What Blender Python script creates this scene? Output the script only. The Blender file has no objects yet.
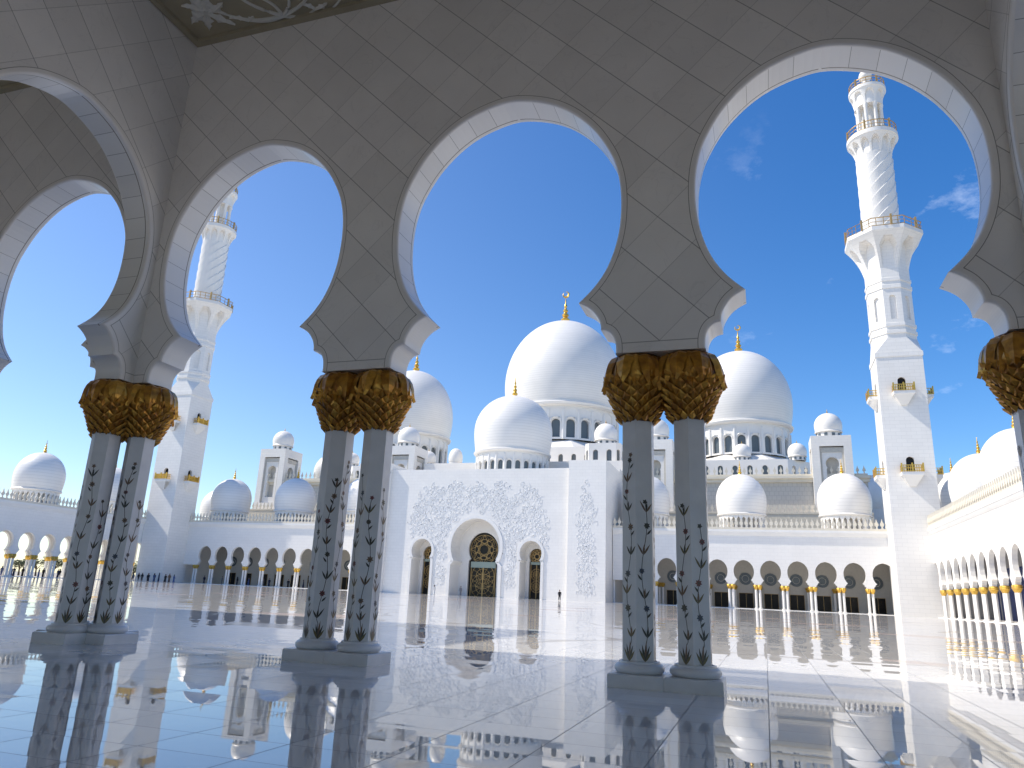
import bpy, math, random
from math import sin, cos, pi, sqrt, radians
from mathutils import Vector, Matrix
random.seed(7)
S = bpy.context.scene
COL = S.collection

# ------------------------------------------------------------------ camera
F_PX, PITCH, ROLL, YAW = 732.963, 0.276934, 0.043407, 0.332120
fwd = Vector((-sin(YAW)*cos(PITCH), cos(YAW)*cos(PITCH), sin(PITCH)))
rgt = Vector((cos(YAW), sin(YAW), 0)); up = rgt.cross(fwd)
r2 = rgt*cos(ROLL)+up*sin(ROLL); u2 = -rgt*sin(ROLL)+up*cos(ROLL)
cam_d = bpy.data.cameras.new('camera'); cam = bpy.data.objects.new('camera', cam_d); COL.objects.link(cam)
M = Matrix((r2, u2, -fwd)).transposed().to_4x4(); M.translation = Vector((0, 0, 1.0))
cam.matrix_world = M
cam_d.sensor_width = 36; cam_d.lens = F_PX/1024*36; cam_d.clip_end = 6000; cam_d.clip_start = 0.05
S.camera = cam

# ------------------------------------------------------------------ light
SUN = Vector((-0.85, -0.19, 1.0)).normalized()          # towards the sun
sd = bpy.data.lights.new('sun', 'SUN'); sd.energy = 4.7; sd.angle = radians(0.53); sd.color = (1.0, 0.92, 0.79)
so = bpy.data.objects.new('sun', sd); COL.objects.link(so)
so.rotation_euler = SUN.to_track_quat('Z', 'Y').to_euler(); so.location = (-200, -40, 220)
W = bpy.data.worlds.new('World'); S.world = W; W.use_nodes = True
nt = W.node_tree; nt.nodes.clear()
def wn(t, **k):
    n = nt.nodes.new(t)
    for a, b in k.items(): setattr(n, a, b)
    return n
sky = wn('ShaderNodeTexSky', sky_type='NISHITA', sun_disc=False)
sky.sun_elevation = math.asin(SUN.z); sky.sun_rotation = math.atan2(SUN.x, SUN.y)
sky.altitude = 0; sky.air_density = 1.0; sky.dust_density = 0.25; sky.ozone_density = 3.5
hs = wn('ShaderNodeHueSaturation'); hs.inputs['Saturation'].default_value = 1.22; hs.inputs['Hue'].default_value = 0.5065; hs.inputs['Value'].default_value = 1.0
bg = wn('ShaderNodeBackground'); bg.inputs['Strength'].default_value = 0.145
out = wn('ShaderNodeOutputWorld')
tc = wn('ShaderNodeTexCoord')
# faint wisps of cloud low in the sky to the right
mp = wn('ShaderNodeMapping'); mp.inputs['Scale'].default_value = (1, 1, 1.8)
ns = wn('ShaderNodeTexNoise'); ns.inputs['Scale'].default_value = 6.5; mp.inputs['Location'].default_value = (3.1, 1.7, 0.4); ns.inputs['Detail'].default_value = 7; ns.inputs['Roughness'].default_value = 0.62
rp = wn('ShaderNodeValToRGB'); rp.color_ramp.elements[0].position = 0.61; rp.color_ramp.elements[1].position = 0.86
sx = wn('ShaderNodeSeparateXYZ')
mr = wn('ShaderNodeMapRange', interpolation_type='SMOOTHSTEP'); mr.inputs['From Min'].default_value = -0.12; mr.inputs['From Max'].default_value = 0.08
mz = wn('ShaderNodeMapRange', interpolation_type='SMOOTHSTEP'); mz.inputs['From Min'].default_value = 0.62; mz.inputs['From Max'].default_value = 0.42
mm = wn('ShaderNodeMath', operation='MULTIPLY'); m2 = wn('ShaderNodeMath', operation='MULTIPLY'); m3 = wn('ShaderNodeMath', operation='MULTIPLY'); m3.inputs[1].default_value = 0.5
mx = wn('ShaderNodeMix', data_type='RGBA'); mx.inputs['B'].default_value = (9, 9.6, 10.5, 1)
L = nt.links.new
L(tc.outputs['Generated'], mp.inputs['Vector']); L(mp.outputs[0], ns.inputs['Vector']); L(ns.outputs[0], rp.inputs[0])
L(tc.outputs['Generated'], sx.inputs[0]); L(sx.outputs['X'], mr.inputs['Value']); L(sx.outputs['Z'], mz.inputs['Value'])
L(rp.outputs[0], mm.inputs[0]); L(mr.outputs[0], mm.inputs[1]); L(mm.outputs[0], m2.inputs[0]); L(mz.outputs[0], m2.inputs[1]); L(m2.outputs[0], m3.inputs[0])
sg = wn('ShaderNodeMapRange', interpolation_type='SMOOTHSTEP'); sg.inputs['From Min'].default_value = -0.95; sg.inputs['From Max'].default_value = 0.35; sg.inputs['To Min'].default_value = 1.10; sg.inputs['To Max'].default_value = 1.32
vg = wn('ShaderNodeMapRange', interpolation_type='SMOOTHSTEP'); vg.inputs['From Min'].default_value = -0.95; vg.inputs['From Max'].default_value = 0.35; vg.inputs['To Min'].default_value = 1.02; vg.inputs['To Max'].default_value = 1.05
L(sx.outputs['X'], sg.inputs['Value']); L(sx.outputs['X'], vg.inputs['Value']); L(sg.outputs[0], hs.inputs['Saturation']); L(vg.outputs[0], hs.inputs['Value'])
L(sky.outputs[0], hs.inputs['Color']); L(hs.outputs[0], mx.inputs['A']); L(m3.outputs[0], mx.inputs['Factor'])
L(mx.outputs['Result'], bg.inputs[0]); L(bg.outputs[0], out.inputs[0])
vs = S.view_settings; vs.view_transform = 'Standard'; vs.look = 'None'; vs.exposure = 0.32; vs.gamma = 1
S.render.engine = 'CYCLES'; S.cycles.max_bounces = 10; S.cycles.diffuse_bounces = 8; S.cycles.glossy_bounces = 6
S.cycles.use_denoising = True

# ------------------------------------------------------------------ materials
class NT:
    def __init__(s, name):
        s.m = bpy.data.materials.new(name); s.m.use_nodes = True; s.t = s.m.node_tree
        s.b = s.t.nodes['Principled BSDF']
    def n(s, t, **k):
        n = s.t.nodes.new(t)
        for a, b in k.items(): setattr(n, a, b)
        return n
    def l(s, a, b): s.t.links.new(a, b)
    def math(s, op, a, b=None, c=None):
        n = s.n('ShaderNodeMath', operation=op)
        for i, v in enumerate((a, b, c)):
            if v is None: continue
            if isinstance(v, (int, float)): n.inputs[i].default_value = v
            else: s.l(v, n.inputs[i])
        return n.outputs[0]
    def mix(s, f, a, b):
        n = s.n('ShaderNodeMix', data_type='RGBA')
        for k, v in (('Factor', f), ('A', a), ('B', b)):
            i = n.inputs[k]
            if isinstance(v, tuple): i.default_value = v if len(v) == 4 else (*v, 1)
            elif isinstance(v, (int, float)): i.default_value = v
            else: s.l(v, i)
        return n.outputs['Result']
def mat_plain(name, col, rough=0.5, metal=0.0, noise=0.0, nscale=3.0, bump=0.0, col2=None, spec=None):
    q = NT(name); b = q.b
    b.inputs['Roughness'].default_value = rough; b.inputs['Metallic'].default_value = metal
    if spec is not None: b.inputs['Specular IOR Level'].default_value = spec
    if noise > 0 or col2:
        g = q.n('ShaderNodeNewGeometry'); t = q.n('ShaderNodeTexNoise'); t.inputs['Scale'].default_value = nscale; t.inputs['Detail'].default_value = 6
        q.l(g.outputs['Position'], t.inputs['Vector'])
        c2 = col2 or tuple(c*(1-noise) for c in col)
        q.l(q.mix(q.math('MULTIPLY_ADD', t.outputs[0], 2.4, -0.7), (*c2, 1), (*col, 1)), b.inputs['Base Color'])
        for l_ in list(q.t.links):
            if l_.to_node.type == 'MIX' and l_.to_socket.name == 'Factor': pass
        if bump:
            bn = q.n('ShaderNodeBump'); bn.inputs['Strength'].default_value = bump; bn.inputs['Distance'].default_value = 0.02
            q.l(t.outputs[0], bn.inputs['Height']); q.l(bn.outputs[0], b.inputs['Normal'])
    else:
        b.inputs['Base Color'].default_value = (*col, 1)
    for n in q.t.nodes:
        if n.type == 'MIX': n.clamp_factor = True
    return q.m
def mat_lattice(name, axis, c0, z0=4.19, p=0.884, base=(.83, .80, .76), line=.009):
    """diamond slabs: joints at 45 degrees in the (axis, z) plane"""
    q = NT(name); g = q.n('ShaderNodeNewGeometry'); s = q.n('ShaderNodeSeparateXYZ'); q.l(g.outputs['Position'], s.inputs[0])
    h = q.math('SUBTRACT', s.outputs[axis], c0); z = q.math('SUBTRACT', s.outputs['Z'], z0)
    a = q.math('DIVIDE', q.math('ADD', h, z), p); b = q.math('DIVIDE', q.math('SUBTRACT', h, z), p)
    def dist(v):
        f = q.math('FRACT', q.math('ADD', v, 0.5)); return q.math('ABSOLUTE', q.math('SUBTRACT', f, 0.5))
    zc = q.math('GREATER_THAN', s.outputs['Z'], 4.19); hz = q.math('LESS_THAN', q.math('ABSOLUTE', q.math('SUBTRACT', s.outputs['Z'], 4.185)), .006)
    la = q.math('MAXIMUM', q.math('MULTIPLY', zc, q.math('LESS_THAN', dist(a), line/p*1.0)), hz); lb = q.math('MULTIPLY', zc, q.math('LESS_THAN', dist(b), line/p*.7))
    ia = q.math('FLOOR', a); ib = q.math('FLOOR', b)
    cv = q.n('ShaderNodeCombineXYZ'); q.l(ia, cv.inputs[0]); q.l(ib, cv.inputs[1])
    w = q.n('ShaderNodeTexWhiteNoise', noise_dimensions='3D'); q.l(cv.outputs[0], w.inputs['Vector'])
    t = q.n('ShaderNodeTexNoise'); t.inputs['Scale'].default_value = 1.7; t.inputs['Detail'].default_value = 5; q.l(g.outputs['Position'], t.inputs['Vector'])
    v = q.math('MULTIPLY_ADD', w.outputs['Value'], 0.09, 0.90); v = q.math('MULTIPLY', v, q.math('MULTIPLY_ADD', t.outputs[0], 0.16, 0.92))
    tv = q.n('ShaderNodeTexNoise'); tv.inputs['Scale'].default_value = 1.1; tv.inputs['Detail'].default_value = 6; tv.inputs['Distortion'].default_value = 1.5
    av = q.n('ShaderNodeVectorMath', operation='ADD'); q.l(g.outputs['Position'], av.inputs[0]); sv = q.n('ShaderNodeVectorMath', operation='SCALE'); q.l(w.outputs['Color'], sv.inputs[0]); sv.inputs['Scale'].default_value = 7.0; q.l(sv.outputs[0], av.inputs[1]); q.l(av.outputs[0], tv.inputs['Vector'])
    vein = q.math('LESS_THAN', q.math('ABSOLUTE', q.math('SUBTRACT', tv.outputs[0], .5)), .006); v = q.math('MULTIPLY', v, q.math('MULTIPLY_ADD', vein, -.05, 1.0))
    vm = q.n('ShaderNodeVectorMath', operation='SCALE'); vm.inputs[0].default_value = base; q.l(v, vm.inputs['Scale'])
    c = q.mix(q.math('MULTIPLY', lb, 0.4), vm.outputs[0], (.2, .19, .17, 1)); c = q.mix(q.math('MULTIPLY', la, .62), c, (.12, .115, .1, 1))
    q.l(c, q.b.inputs['Base Color']); q.b.inputs['Roughness'].default_value = .38
    return q.m
def mat_brick(name, base, bw=1.2, bh=.6, mort=.018, dark=.7, rough=.45, var=.04, vec='xy'):
    q = NT(name); g = q.n('ShaderNodeNewGeometry'); s = q.n('ShaderNodeSeparateXYZ'); q.l(g.outputs['Position'], s.inputs[0])
    cv = q.n('ShaderNodeCombineXYZ'); q.l(q.math('ADD', s.outputs[0], s.outputs[1]), cv.inputs[0]); q.l(s.outputs[2], cv.inputs[1])
    b = q.n('ShaderNodeTexBrick'); q.l(cv.outputs[0], b.inputs['Vector'])
    b.inputs['Color1'].default_value = (*base, 1); b.inputs['Color2'].default_value = (*[c*(1-var) for c in base], 1)
    b.inputs['Mortar'].default_value = (*[c*dark for c in base], 1); b.inputs['Scale'].default_value = 1
    b.inputs['Brick Width'].default_value = bw; b.inputs['Row Height'].default_value = bh; b.inputs['Mortar Size'].default_value = mort; b.inputs['Mortar Smooth'].default_value = .3
    t = q.n('ShaderNodeTexNoise'); t.inputs['Scale'].default_value = .35; t.inputs['Detail'].default_value = 7; q.l(g.outputs['Position'], t.inputs['Vector'])
    v = q.math('MULTIPLY_ADD', t.outputs[0], .12, .94)
    vm = q.n('ShaderNodeVectorMath', operation='SCALE'); q.l(b.outputs[0], vm.inputs[0]); q.l(v, vm.inputs['Scale'])
    q.l(vm.outputs[0], q.b.inputs['Base Color']); q.b.inputs['Roughness'].default_value = rough
    return q.m
def mat_intrados(name):
    q = NT(name); uv = q.n('ShaderNodeUVMap'); s = q.n('ShaderNodeSeparateXYZ'); q.l(uv.outputs[0], s.inputs[0])
    u = q.math('DIVIDE', s.outputs[0], .36); f = q.math('FRACT', u); l1 = q.math('LESS_THAN', f, .022)
    inn = q.math('LESS_THAN', s.outputs[1], .455); pos = q.math('GREATER_THAN', s.outputs[0], .02)
    l1 = q.math('MULTIPLY', q.math('MULTIPLY', l1, inn), pos)
    l2 = q.math('MULTIPLY', q.math('GREATER_THAN', s.outputs[1], .455), q.math('LESS_THAN', s.outputs[1], .472)); l2 = q.math('MULTIPLY', l2, pos)
    w = q.n('ShaderNodeTexWhiteNoise', noise_dimensions='1D'); q.l(q.math('FLOOR', u), w.inputs['W'])
    v = q.math('MULTIPLY_ADD', w.outputs['Value'], .08, .92)
    vm = q.n('ShaderNodeVectorMath', operation='SCALE'); vm.inputs[0].default_value = (.80, .79, .765); q.l(v, vm.inputs['Scale'])
    c = q.mix(q.math('MULTIPLY', l1, .75), vm.outputs[0], (.12, .11, .1, 1)); c = q.mix(q.math('MULTIPLY', l2, .85), c, (.14, .11, .07, 1))
    q.l(c, q.b.inputs['Base Color']); q.b.inputs['Roughness'].default_value = .3
    return q.m
def mat_floor():
    q = NT('polished_floor'); g = q.n('ShaderNodeNewGeometry'); s = q.n('ShaderNodeSeparateXYZ'); q.l(g.outputs['Position'], s.inputs[0])
    PX, PY = .735, .5
    a = q.math('DIVIDE', q.math('ADD', s.outputs[0], .02), PX); b = q.math('DIVIDE', q.math('SUBTRACT', s.outputs[1], .47), PY)
    def dist(v):
        f = q.math('FRACT', q.math('ADD', v, .5)); return q.math('ABSOLUTE', q.math('SUBTRACT', f, .5))
    ia = q.math('FLOOR', a); ib = q.math('FLOOR', b)
    cv = q.n('ShaderNodeCombineXYZ'); q.l(ia, cv.inputs[0]); q.l(ib, cv.inputs[1])
    w = q.n('ShaderNodeTexWhiteNoise', noise_dimensions='3D'); q.l(cv.outputs[0], w.inputs['Vector'])
    la = q.math('LESS_THAN', dist(a), .0046/PX); lb = q.math('LESS_THAN', dist(b), .0052/PY)
    # joints fade out where the slabs of the open court begin
    near = q.n('ShaderNodeMapRange'); near.inputs['From Min'].default_value = 11; near.inputs['From Max'].default_value = 30; near.inputs['To Min'].default_value = 1; near.inputs['To Max'].default_value = .25
    q.l(s.outputs[1], near.inputs['Value'])
    la = q.math('MULTIPLY', la, near.outputs[0]); lb = q.math('MULTIPLY', q.math('MULTIPLY', lb, near.outputs[0]), .75)
    t = q.n('ShaderNodeTexNoise'); t.inputs['Scale'].default_value = 2.2; t.inputs['Detail'].default_value = 8; t.inputs['Roughness'].default_value = .6; t.inputs['Distortion'].default_value = 1.2
    q.l(g.outputs['Position'], t.inputs['Vector'])
    v = q.math('MULTIPLY_ADD', w.outputs['Value'], .13, .87); v = q.math('MULTIPLY', v, q.math('MULTIPLY_ADD', t.outputs[0], .14, .93))
    vm = q.n('ShaderNodeVectorMath', operation='SCALE'); vm.inputs[0].default_value = (.74, .725, .70); q.l(v, vm.inputs['Scale'])
    # inlaid vines and flowers of coloured marble out in the court
    mpn = q.n('ShaderNodeMapping'); mpn.inputs['Scale'].default_value = (.075, .11, .1); q.l(g.outputs['Position'], mpn.inputs['Vector'])
    n1 = q.n('ShaderNodeTexNoise'); n1.inputs['Scale'].default_value = 1.0; n1.inputs['Detail'].default_value = 1.5; n1.inputs['Distortion'].default_value = 1.6; q.l(mpn.outputs[0], n1.inputs['Vector'])
    d = q.math('ABSOLUTE', q.math('SUBTRACT', n1.outputs[0], .5)); band = q.math('LESS_THAN', d, .009)
    n2 = q.n('ShaderNodeTexNoise'); n2.inputs['Scale'].default_value = 1.5; n2.inputs['Detail'].default_value = 2; q.l(mpn.outputs[0], n2.inputs['Vector'])
    blot = q.math('GREATER_THAN', n2.outputs[0], .625)
    def reg(o, e0, e1, e2, e3):
        up_ = q.math('GREATER_THAN', o, e0); dn = q.math('LESS_THAN', o, e3); return q.math('MULTIPLY', up_, dn)
    region = reg(s.outputs[1], 15.0, 0, 0, 110)
    region = q.math('MULTIPLY', region, reg(s.outputs[0], -95, 0, 0, 24))
    c = q.mix(q.math('MULTIPLY', q.math('MULTIPLY', band, region), .7), vm.outputs[0], (.16, .12, .08, 1))
    c = q.mix(q.math('MULTIPLY', q.math('MULTIPLY', blot, region), .7), c, (.42, .25, .18, 1))
    c = q.mix(q.math('MULTIPLY', lb, .7), c, (.1, .1, .1, 1)); c = q.mix(q.math('MULTIPLY', la, .85), c, (.07, .07, .07, 1))
    q.l(c, q.b.inputs['Base Color'])
    ln_ = q.math('MAXIMUM', la, lb); inl = q.math('MULTIPLY', q.math('MAXIMUM', band, blot), q.math('MULTIPLY', region, .35)); ln_ = q.math('MAXIMUM', ln_, inl); q.l(q.math('MULTIPLY_ADD', ln_, .3, .010), q.b.inputs['Roughness']); q.l(q.math('MULTIPLY_ADD', ln_, -.48, .5), q.b.inputs['Specular IOR Level']); q.b.inputs['IOR'].default_value = 2.05
    # every slab lies a hair out of level, and the polish waves a little
    sub = q.n('ShaderNodeVectorMath', operation='SUBTRACT'); q.l(w.outputs['Color'], sub.inputs[0]); sub.inputs[1].default_value = (.5, .5, .5)
    ml = q.n('ShaderNodeVectorMath', operation='MULTIPLY'); q.l(sub.outputs[0], ml.inputs[0]); ml.inputs[1].default_value = (.0050, .0085, 0)
    n3 = q.n('ShaderNodeTexNoise'); n3.inputs['Scale'].default_value = 1.3; n3.inputs['Detail'].default_value = 2; q.l(g.outputs['Position'], n3.inputs['Vector'])
    sb3 = q.n('ShaderNodeVectorMath', operation='SUBTRACT'); q.l(n3.outputs['Color'], sb3.inputs[0]); sb3.inputs[1].default_value = (.5, .5, .5)
    ml3 = q.n('ShaderNodeVectorMath', operation='MULTIPLY'); q.l(sb3.outputs[0], ml3.inputs[0]); ml3.inputs[1].default_value = (.0008, .0012, 0)
    ad = q.n('ShaderNodeVectorMath', operation='ADD'); q.l(ml.outputs[0], ad.inputs[0]); q.l(ml3.outputs[0], ad.inputs[1])
    ad2 = q.n('ShaderNodeVectorMath', operation='ADD'); q.l(ad.outputs[0], ad2.inputs[0]); q.l(g.outputs['Normal'], ad2.inputs[1])
    nn = q.n('ShaderNodeVectorMath', operation='NORMALIZE'); q.l(ad2.outputs[0], nn.inputs[0]); q.l(nn.outputs[0], q.b.inputs['Normal'])
    # walked-on dust dulls the mirror more out in the open court
    df = q.n('ShaderNodeBsdfDiffuse'); q.l(c, df.inputs[0]); ms_ = q.n('ShaderNodeMixShader')
    dm = q.n('ShaderNodeMapRange'); dm.inputs['From Min'].default_value = 9; dm.inputs['From Max'].default_value = 40; dm.inputs['To Min'].default_value = .0; dm.inputs['To Max'].default_value = .08
    q.l(s.outputs[1], dm.inputs['Value']); dn_ = q.n('ShaderNodeTexNoise'); dn_.inputs['Scale'].default_value = .12; dn_.inputs['Detail'].default_value = 5; q.l(g.outputs['Position'], dn_.inputs['Vector'])
    q.l(q.math('MULTIPLY', dm.outputs[0], q.math('MULTIPLY_ADD', dn_.outputs[0], 1.6, .2)), ms_.inputs[0]); q.l(q.b.outputs[0], ms_.inputs[1]); q.l(df.outputs[0], ms_.inputs[2])
    q.l(ms_.outputs[0], q.t.nodes['Material Output'].inputs['Surface'])
    return q.m
MW = mat_plain('white_marble', (.81, .785, .74), .42, noise=.06, nscale=.5)
MC = mat_plain('cream_marble', (.72, .66, .54), .5, noise=.08, nscale=1)
MBK = mat_brick('marble_courses', (.82, .79, .74), 1.2, .6, .014, .84, var=.025)
MBN = mat_brick('minaret_courses', (.81, .785, .74), 1.5, .62, .018, .80)
MDM = mat_brick('dome_courses', (.81, .785, .74), 400, .62, .035, .80, .4, .03)
MLX = mat_lattice('slab_lattice_facade', 'X', -1.13)
MLY = mat_lattice('slab_lattice_cross', 'Y', 9.3)
MINT = mat_intrados('arch_soffit')
MPL = mat_plain('near_marble', (.83, .80, .76), .38, noise=.06, nscale=1.5)
MCOL = mat_plain('column_marble', (.74, .735, .73), .3, noise=.10, nscale=5)
MJ = mat_plain('joint_line', (.30, .28, .25), .8)
MGOLD = mat_plain('bright_gold', (.80, .50, .10), .36, .75, noise=.25, nscale=2)
MBRZ = mat_plain('shaded_gold', (.56, .27, .03), .34, .55, noise=.0, nscale=11, bump=.4, col2=(.25, .095, .015))  # darker gold: shade on the near capitals put into the colour
MBRD = mat_plain('gold_gap_shade', (.14, .065, .015), .6, .2)  # capital core, painted dark as the shade between leaves
MBRY = mat_plain('gold_leaf_worn', (.76, .40, .06), .30, .55, nscale=14, bump=.4, col2=(.42, .2, .03))
MRAIL = mat_plain('rail_gold', (.55, .36, .14), .45, .45, noise=.2)
MDK = mat_plain('dark_glass', (.022, .02, .018), .2, spec=.15)
MDG = mat_plain('grey_glass', (.12, .14, .15), .2)
MSH = mat_plain('shaded_marble', (.55, .52, .46), .6, noise=.1)  # marble darkened in colour for shaded rear walls, drum cores and niches
MLT = mat_brick('screen_lattice', (.52, .50, .46), .9, .9, .06, .8)
MFL = mat_floor()
MGR = mat_plain('outer_ground', (.45, .41, .34), .9, noise=.2, nscale=.05)
MREL = mat_plain('relief_marble', (.80, .795, .78), .5)
MCEIL = mat_plain('ceiling_ochre', (.40, .345, .235), .7, noise=.12, nscale=3)
MCR = mat_plain('ceiling_relief', (.66, .64, .58), .6)
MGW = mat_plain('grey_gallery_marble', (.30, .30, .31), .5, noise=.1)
MTRA = mat_plain('door_bronze', (.50, .33, .13), .4, .4)
MBLUE = mat_plain('blue_glass', (.02, .04, .16), .15)
MTEAL = mat_plain('pale_green_glass', (.30, .36, .31), .3)
I_DK = mat_plain('inlay_dark', (.045, .04, .03), .3); I_RED = mat_plain('inlay_red', (.15, .03, .03), .3)
I_BR = mat_plain('inlay_brown', (.16, .09, .05), .3); I_BL = mat_plain('inlay_blue', (.04, .05, .09), .3)
I_OL = mat_plain('inlay_olive', (.13, .10, .03), .3)

# ------------------------------------------------------------------ mesh helpers
class MB:
    def __init__(s): s.v = []; s.f = []; s.mi = []; s.uv = {}; s.sm = []
    def vert(s, p): s.v.append(tuple(p)); return len(s.v)-1
    def face(s, pts, m=0, uv=None, smooth=False):
        i0 = len(s.v); s.v.extend(tuple(p) for p in pts); s.f.append(tuple(range(i0, i0+len(pts)))); s.mi.append(m); s.sm.append(smooth)
        if uv: s.uv[len(s.f)-1] = uv
    def idx(s, ids, m=0, smooth=False): s.f.append(tuple(ids)); s.mi.append(m); s.sm.append(smooth)
    def box(s, a, b, m=0, bottom=True):
        x0, y0, z0 = a; x1, y1, z1 = b
        p = [s.vert(q) for q in ((x0,y0,z0),(x1,y0,z0),(x1,y1,z0),(x0,y1,z0),(x0,y0,z1),(x1,y0,z1),(x1,y1,z1),(x0,y1,z1))]
        for q in ((4,5,6,7),(0,1,5,4),(1,2,6,5),(2,3,7,6),(3,0,4,7)) + (((3,2,1,0),) if bottom else ()): s.idx([p[i] for i in q], m)
    def lathe(s, prof, n=32, c=(0, 0), ph=0., m=0, smooth=True, a0=0., a1=2*pi):
        full = abs(a1-a0-2*pi) < 1e-6; k = n if full else n+1; rings = []
        for r, z in prof:
            rings.append([s.vert((c[0]+r*cos(ph+a0+(a1-a0)*j/n), c[1]+r*sin(ph+a0+(a1-a0)*j/n), z)) for j in range(k)])
        for i in range(len(prof)-1):
            for j in range(n):
                j2 = (j+1) % k
                s.idx((rings[i][j], rings[i][j2], rings[i+1][j2], rings[i+1][j]), m, smooth)
    def prism(s, pts, d, m=0):
        """closed polygon pts (3-D) extruded by vector d"""
        a = [s.vert(p) for p in pts]; b = [s.vert(Vector(p)+Vector(d)) for p in pts]; n = len(pts)
        s.idx(a[::-1], m); s.idx(b, m)
        for i in range(n): s.idx((a[i], a[(i+1) % n], b[(i+1) % n], b[i]), m)
    def tube(s, path, rad, n=5, m=0, flat=1.):
        rings = []
        P = [Vector(p) for p in path]
        for i, p in enumerate(P):
            t = (P[min(i+1, len(P)-1)]-P[max(i-1, 0)]).normalized(); a = t.orthogonal().normalized(); b = t.cross(a)
            r = rad[i] if isinstance(rad, (list, tuple)) else rad
            rings.append([s.vert(p+a*r*cos(2*pi*j/n)+b*r*sin(2*pi*j/n)) for j in range(n)])
        for i in range(len(P)-1):
            for j in range(n): s.idx((rings[i][j], rings[i][(j+1) % n], rings[i+1][(j+1) % n], rings[i+1][j]), m, True)
    def mesh(s, name, mats, sharp=35, merge=False):
        me = bpy.data.meshes.new(name); me.from_pydata(s.v, [], s.f)
        for m in mats: me.materials.append(m)
        me.polygons.foreach_set('material_index', s.mi); me.polygons.foreach_set('use_smooth', s.sm)
        if s.uv:
            L_ = me.uv_layers.new(name='UVMap')
            for fi, uvs in s.uv.items():
                p = me.polygons[fi]
                for k, li in enumerate(p.loop_indices): L_.data[li].uv = uvs[k]
        me.update()
        if any(s.sm): me.set_sharp_from_angle(angle=radians(sharp))
        return me
WL = {}
def link(o, loc, parent=None, rz=0.):
    COL.objects.link(o); WL[o.name] = Vector(loc)
    if parent is not None:
        o.parent = parent; o.location = Vector(loc)-WL[parent.name]
    else: o.location = loc
    o.rotation_euler = (0, 0, rz)
    return o
def obj(name, mb, mats, parent=None, loc=(0, 0, 0), label=None, sharp=35):
    me = mb.mesh(name, mats if isinstance(mats, (list, tuple)) else [mats], sharp) if isinstance(mb, MB) else mb
    o = link(bpy.data.objects.new(name, me), loc, parent)
    if label: o['label'] = label
    return o
def tag(o, label, cat, group=None):
    o['label'] = label; o['category'] = cat; o['kind'] = 'thing'
    if group: o['group'] = group
    return o
def thing(name, loc, label, cat, group=None, rz=0.):
    o = link(bpy.data.objects.new(name, None), loc, None, rz); o.empty_display_size = .2
    return tag(o, label, cat, group)
def struct(name, mb, mats, loc=(0, 0, 0)):
    o = obj(name, mb, mats, None, loc); o['kind'] = 'structure'; return o
def copy_tree(o, loc, label, rz=0., group=None):
    r = o.copy(); COL.objects.link(r); r.location = loc; r.rotation_euler = (0, 0, rz); r['label'] = label
    if group: r['group'] = group
    def rec(src, dst):
        for ch in src.children:
            c = ch.copy(); COL.objects.link(c); c.parent = dst; rec(ch, c)
    rec(o, r); return r

# keyhole arch: half outline (x, z) from the apex down to the impost
UP = [(0, 8.21), (.33, 8.155), (.65, 8.04), (.90, 7.89), (1.12, 7.70), (1.32, 7.47), (1.48, 7.21), (1.60, 6.95), (1.675, 6.66), (1.705, 6.38), (1.705, 6.1),
      (1.675, 5.8), (1.60, 5.5), (1.49, 5.24), (1.33, 5.01), (1.13, 4.81)]
SC = [(1.13, 4.81), (1.235, 4.755), (1.325, 4.68), (1.395, 4.58), (1.43, 4.49), (1.44, 4.40), (1.51, 4.385), (1.575, 4.34), (1.62, 4.26), (1.64, 4.16), (1.64, 4.05)]
def cat(P, k=3):
    o = []
    for i in range(len(P)-1):
        p0, p1, p2, p3 = P[max(i-1, 0)], P[i], P[i+1], P[min(i+2, len(P)-1)]
        if i == 0: p0 = (-p2[0], p2[1])
        for j in range(k):
            t = j/k
            o.append(tuple(.5*((2*b)+(c-a)*t+(2*a-5*b+4*c-d)*t*t+(3*b-3*c+d-a)*t**3) for a, b, c, d in zip(p0, p1, p2, p3)))
    o.append(P[-1]); return o
def cat2(P, k=3):
    o = []
    for i in range(len(P)-1):
        p1, p2 = P[i], P[i+1]; p0 = P[i-1] if i else (2*p1[0]-p2[0], 2*p1[1]-p2[1]); p3 = P[i+2] if i+2 < len(P) else (2*p2[0]-p1[0], 2*p2[1]-p1[1])
        for j in range(k):
            t = j/k; o.append(tuple(.5*((2*b)+(c-a)*t+(2*a-5*b+4*c-d)*t*t+(3*b-3*c+d-a)*t**3) for a, b, c, d in zip(p0, p1, p2, p3)))
    return o
PROF_HI = cat(UP, 3)[:-1]+cat2(SC[:6])+cat2(SC[5:])+[SC[-1]]
PROF_LO = UP[::2]+[(1.13, 4.81), (1.395, 4.58), (1.44, 4.40), (1.62, 4.26), (1.64, 4.05)]
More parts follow.
